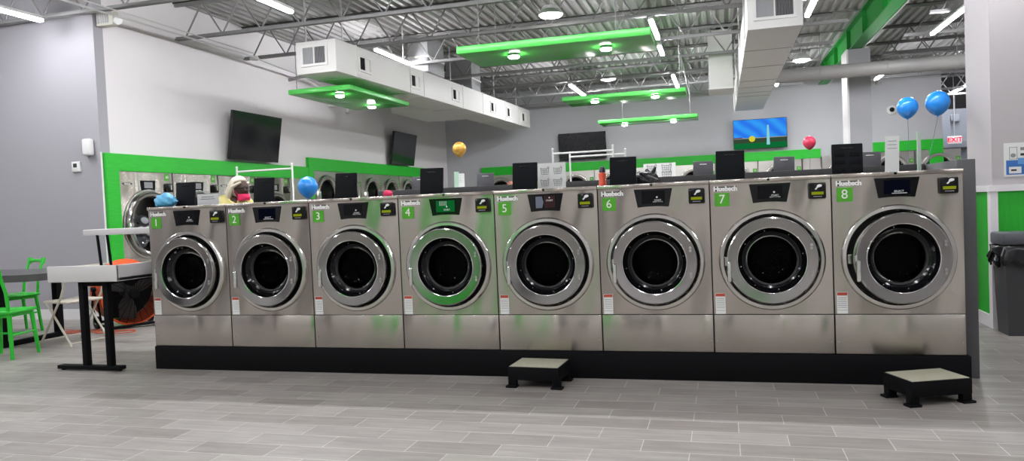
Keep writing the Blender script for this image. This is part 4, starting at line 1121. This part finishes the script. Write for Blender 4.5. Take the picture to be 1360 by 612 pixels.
# drum fan
t = thing('drum_fan', 'orange drum fan with black grille on a black stand', 'fan', (-2.19, 2.08, 0), math.radians(20))
Mf = T(0, 0, 0.40) @ RX(PI/2+0.12)
MB().mat(ORANGE).lathe([(0.345, 0.15), (0.365, 0.15), (0.37, 0.14), (0.35, 0.10), (0.35, -0.10), (0.37, -0.14), (0.365, -0.15), (0.345, -0.15), (0.34, 0.0), (0.345, 0.15)], 56, M=Mf).build('drum_housing', t)
g = MB().mat(BLACK)
for k in range(1, 24):
    r = 0.0148*k
    for z in (0.15, -0.15): g.tube([(r*math.cos(a*PI/18), r*math.sin(a*PI/18), z) for a in range(36)], 0.003, 4, closed=True, M=Mf)
for k in range(24):
    a = k*PI/12
    for z in (0.152, -0.152): g.tube([(0.05*math.cos(a), 0.05*math.sin(a), z), (0.35*math.cos(a), 0.35*math.sin(a), z)], 0.003, 4, M=Mf)
g.lathe([(0.34, -0.145), (0.001, -0.146)], 40, M=Mf)
g.lathe([(0.06, 0.15), (0.05, 0.165), (0.001, 0.168)], 20, M=Mf)
g.build('grille', t)
bl = MB().mat(plain('fan_blade', (0.10, 0.10, 0.10, 1), 0.4))
for k in range(3):
    bl.prism([(0.03, -0.03), (0.18, -0.10), (0.31, -0.12), (0.32, 0.06), (0.16, 0.09), (0.03, 0.03)], -0.006, 0.006, M=Mf @ RZ(k*2*PI/3+0.4) @ RX(PI/2+0.45))
bl.cyl((0, 0, -0.10), (0, 0, 0.06), 0.07, n=20, M=Mf)
bl.build('blade', t)
s = MB().mat(BLACK)
for sx in (-1, 1):
    s.tube([(sx*0.39, -0.02, 0.47), (sx*0.41, -0.02, 0.30), (sx*0.39, -0.03, 0.10), (sx*0.33, -0.06, 0.05), (sx*0.25, -0.22, 0.03)], 0.014, 8)
    s.tube([(sx*0.39, -0.02, 0.47), (sx*0.34, 0.0, 0.28), (sx*0.28, 0.10, 0.08)], 0.012, 8)
s.tube([(-0.30, -0.22, 0.03), (0.30, -0.22, 0.03)], 0.016, 8); s.tube([(-0.3, 0.16, 0.07), (0.3, 0.16, 0.07)], 0.014, 8)
s.build('stand', t)
for sx in (-1, 1):
    MB().mat(RUBBER).cyl((sx*0.30-0.02, 0.16, 0.07), (sx*0.30+0.02, 0.16, 0.07), 0.07, n=22).mat(CONDUIT).cyl((sx*0.30-0.022, 0.16, 0.07), (sx*0.30+0.022, 0.16, 0.07), 0.022, n=14).build('wheel', t)
for sx in (-0.39, 0.39): MB().mat(BLACK).cyl((sx-0.02, -0.02, 0.47), (sx+0.02, -0.02, 0.47), 0.03, n=14).build('knob', t)
t.rotation_euler = (0, 0, math.radians(66))

# orange extension cable and black lead on the floor
def wiggle(x0, y0, x1, y1, n, amp, seed):
    r = random.Random(seed); pts = []
    for i in range(n+1):
        f = i/n
        pts.append((x0+(x1-x0)*f+amp*math.sin(i*1.1+seed)+r.uniform(-.02,.02), y0+(y1-y0)*f+amp*math.cos(i*0.8+seed*2)+r.uniform(-.02,.02), 0.008))
    out = []
    for i in range(len(pts)-1):
        p0, p1, p2, p3 = pts[max(i-1,0)], pts[i], pts[i+1], pts[min(i+2, len(pts)-1)]
        for k in range(5):
            tt = k/5
            out.append(tuple(0.5*((2*p1[j])+(-p0[j]+p2[j])*tt+(2*p0[j]-5*p1[j]+4*p2[j]-p3[j])*tt*tt+(-p0[j]+3*p1[j]-3*p2[j]+p3[j])*tt**3) for j in range(3)))
    return out
tag(MB().mat(CORD).tube(wiggle(-2.75, 1.64, -1.75, 1.66, 44, 0.11, 2), 0.0045, 6).build('extension_cord'), 'tangled orange extension cord on the floor before the fan', 'cord')
tag(MB().mat(RUBBER).tube(wiggle(-2.1, 1.85, -1.6, 2.3, 9, 0.10, 5), 0.005, 6).build('power_lead'), 'thin black power lead looped on the floor by the fan', 'cord')

# ------------------------------------------------------------------ person
def skin_body(name, joints, edges, mat, parent=None, root=0, sub=2):
    me = bpy.data.meshes.new(name); me.from_pydata([j[0] for j in joints], edges, [])
    o = bpy.data.objects.new(name, me); COL.objects.link(o)
    me.materials.append(mat)
    sm = o.modifiers.new('skin', 'SKIN'); sm.use_smooth_shade = True
    for i, j in enumerate(joints):
        r = j[1]; me.skin_vertices[0].data[i].radius = r if isinstance(r, tuple) else (r, r)
    me.skin_vertices[0].data[root].use_root = True
    sb = o.modifiers.new('sub', 'SUBSURF'); sb.levels = sub; sb.render_levels = sub
    if parent: o.parent = parent
    return o
# person faces local +x, standing in the aisle behind the front row
P = thing('person', 'person in cream headscarf, glasses, pink face mask and yellow top, in profile', 'person', (-0.455, 1.83, 0), math.radians(-8))
S = 0.975
def J(x, y, z, r): return ((x*S, y*S, z*S), r)
j = [J(0, 0, 0.93, 0.13), J(0, 0, 1.10, 0.115), J(-0.02, 0, 1.28, 0.12), J(-0.04, 0, 1.41, 0.07), J(-0.005, 0, 1.46, 0.052), J(0.03, 0, 1.50, 0.055),
     J(-0.04, 0.17, 1.40, 0.045), J(0.02, 0.22, 1.10, 0.038), J(0.22, 0.18, 1.02, 0.028), J(0.27, 0.17, 1.02, 0.024),
     J(-0.04, -0.17, 1.40, 0.045), J(0.02, -0.22, 1.10, 0.038), J(0.22, -0.18, 1.02, 0.028), J(0.27, -0.17, 1.02, 0.024),
     J(0.0, 0.10, 0.86, 0.095), J(0.02, 0.10, 0.48, 0.06), J(0.0, 0.10, 0.09, 0.04), J(0.13, 0.11, 0.035, 0.033),
     J(0.0, -0.10, 0.86, 0.095), J(0.02, -0.10, 0.48, 0.06), J(0.0, -0.10, 0.09, 0.04), J(0.13, -0.11, 0.035, 0.033)]
ed = [(0,1),(1,2),(2,3),(3,4),(4,5),(3,6),(6,7),(7,8),(8,9),(3,10),(10,11),(11,12),(12,13),(0,14),(14,15),(15,16),(16,17),(0,18),(18,19),(19,20),(20,21)]
# fingers
for s, wrist in ((1, 9), (-1, 13)):
    palm = len(j); j.append(J(0.315, s*0.165, 1.015, 0.026)); ed.append((wrist, palm))
    for k in range(4):
        yy = s*0.165+(k-1.5)*0.019; L_ = (0.030, 0.036, 0.034, 0.026)[k]
        a = len(j); j.append(J(0.350, yy, 1.012, 0.0095)); j.append(J(0.350+L_, yy, 1.000, 0.0085)); j.append(J(0.355+L_*1.5, yy, 0.975, 0.0075))
        ed += [(palm, a), (a, a+1), (a+1, a+2)]
    a = len(j); j.append(J(0.315, s*0.165-s*0.035, 1.012, 0.010)); j.append(J(0.340, s*0.165-s*0.048, 1.002, 0.009)); ed += [(palm, a), (a, a+1)]
skin_body('body', j, ed, SKIN, P)
# head as its own sculpted part
def headfn(p):
    x, y, z = p
    k = 1.0
    if z < 0: k = 1-0.30*z*z
    q = Vector((x*k, y*k*(0.96 if z < 0 else 1.0), z))
    if x > 0: q.x += 0.10*max(0, -z)*(1-abs(y))                       # jaw forward
    if x > 0.5 and abs(y) < 0.35: q.x += 0.20*math.exp(-((z+0.12)/0.14)**2)*(1-abs(y)/0.35)   # nose
    if x > 0.4 and abs(y) > 0.15 and abs(y) < 0.6: q.x -= 0.08*math.exp(-((z-0.08)/0.12)**2)  # eye sockets
    if x > 0.5 and abs(y) < 0.4: q.x += 0.05*math.exp(-((z+0.48)/0.10)**2)                    # lips
    return q
HZ = 1.545*S
hm = MB().mat(SKIN); hm.ball((0.035, 0, HZ), 0.092, 0.074, 0.115, n=40, m=30, fn=headfn)
for s in (-1, 1): hm.ball((0.02, s*0.074, HZ-0.005), 0.018, 0.008, 0.03, n=12, m=8)
hd = hm.build('head', P, sharp=80)
ey = MB().mat(WHITEP)
for s in (-1, 1): ey.ball((0.108, s*0.030, HZ+0.010), 0.010, n=12, m=8)
ey.mat(INK)
for s in (-1, 1): ey.ball((0.1125, s*0.030, HZ+0.010), 0.0085, n=10, m=6)
ey.build('eye', hd)
# glasses
gl = MB().mat(BLACKG)
for s in (-1, 1):
    gl.tube([(0.128+0.0*math.cos(a), s*0.032+0.025*math.cos(a), HZ+0.008+0.020*math.sin(a)) for a in [q*PI/10 for q in range(20)]], 0.0032, 6, closed=True)
    gl.tube([(0.126, s*0.057, HZ+0.014), (0.06, s*0.079, HZ+0.012), (0.01, s*0.080, HZ+0.008)], 0.003, 6)
gl.tube([(0.130, -0.008, HZ+0.012), (0.130, 0.008, HZ+0.012)], 0.003, 6)
gl.build('glasses', P)
# mask, a curved shell over mouth and nose
mk = MB().mat(PINK); vs = []; NU, NV = 17, 11
for iv in range(NV):
    for iu in range(NU):
        a = -1.25+2.5*iu/(NU-1); z = -0.048-0.070*iv/(NV-1)
        bul = 0.030*math.cos(a)*math.sin(PI*(iv+1)/(NV+1))
        vs.append((0.042+(0.080+0.7*bul)*math.cos(a), 0.083*math.sin(a), HZ+z))
mk.add(vs, [(v*NU+u, v*NU+u+1, (v+1)*NU+u+1, (v+1)*NU+u) for v in range(NV-1) for u in range(NU-1)])
for s in (-1, 1): mk.tube([(0.072, s*0.079, HZ-0.05), (0.02, s*0.085, HZ-0.005), (0.03, s*0.082, HZ-0.04), (0.072, s*0.079, HZ-0.10)], 0.002, 5)
m_ = mk.build('face_mask', P); sd = m_.modifiers.new('t', 'SOLIDIFY'); sd.thickness = 0.003
# headscarf: cap round the skull and a tail falling over the shoulder behind
sc_ = MB().mat(CREAM)
def scarffn(p):
    q = Vector(p)
    if q.x > 0.15 and q.z < 0.55: # face opening
        k = min(1, (q.x-0.15)*3)*min(1, (0.55-q.z)*3); q.x -= 0.62*k; q.y *= 1-0.2*k
    q *= 1+0.02*math.sin(14*p.z+6*p.x)
    return q
sc_.ball((0.012, 0, HZ+0.032), 0.108, 0.093, 0.118, n=40, m=28, fn=scarffn)
sc_.tube([(-0.06, 0, HZ+0.05), (-0.10, 0, HZ-0.03), (-0.12, 0, HZ-0.11), (-0.155, -0.01, HZ-0.19), (-0.19, -0.02, HZ-0.27)], [0.055, 0.06, 0.055, 0.055, 0.045], 14)
sc_.tube([(0.095, -0.055, HZ+0.075), (0.01, -0.092, HZ+0.03), (-0.04, -0.088, HZ-0.05), (-0.07, -0.07, HZ-0.12)], [0.012, 0.02, 0.024, 0.02], 10)
sc_.tube([(0.095, 0.055, HZ+0.075), (0.01, 0.092, HZ+0.03), (-0.04, 0.088, HZ-0.05), (-0.07, 0.07, HZ-0.12)], [0.012, 0.02, 0.024, 0.02], 10)
sc_.build('headscarf', P, sharp=80)
sj = [J(0, 0, 0.90, 0.155), J(0, 0, 1.08, 0.14), J(-0.02, 0, 1.27, 0.145), J(-0.05, 0, 1.42, 0.095), J(-0.03, 0, 1.47, 0.066),
      J(-0.04, 0.18, 1.42, 0.070), J(0.02, 0.225, 1.16, 0.056), J(-0.04, -0.18, 1.42, 0.070), J(0.02, -0.225, 1.16, 0.056)]
skin_body('shirt', sj, [(0,1),(1,2),(2,3),(3,4),(3,5),(5,6),(3,7),(7,8)], YELLOW, P)
tj = [J(0, 0, 0.95, 0.15), J(0.0, 0.10, 0.84, 0.11), J(0.02, 0.10, 0.48, 0.075), J(0.0, 0.10, 0.10, 0.062), J(0.0, -0.10, 0.84, 0.11), J(0.02, -0.10, 0.48, 0.075), J(0.0, -0.10, 0.10, 0.062)]
skin_body('trousers', tj, [(0,1),(1,2),(2,3),(0,4),(4,5),(5,6)], TROUSER, P)
for s in (-1, 1):
    MB().mat(RUBBER).box(-0.07, 0.19, s*0.105-0.05, s*0.105+0.05, 0.0, 0.085, bev=0.035, seg=3).build('shoe', P)

# ------------------------------------------------------------------ world and view
wd = bpy.data.worlds.new('world'); SC.world = wd; wd.use_nodes = True
wd.node_tree.nodes['Background'].inputs[0].default_value = (0.02, 0.022, 0.028, 1)
wd.node_tree.nodes['Background'].inputs[1].default_value = 1.0
SC.view_settings.view_transform = 'Standard'; SC.view_settings.look = 'None'
SC.view_settings.gamma = 1.0; SC.view_settings.use_curve_mapping = False
SC.view_settings.exposure = 0.0
SC.cycles.max_bounces = 8; SC.cycles.diffuse_bounces = 4; SC.cycles.glossy_bounces = 4
SC.cycles.sample_clamp_indirect = 8.0; SC.cycles.caustics_reflective = False; SC.cycles.caustics_refractive = False
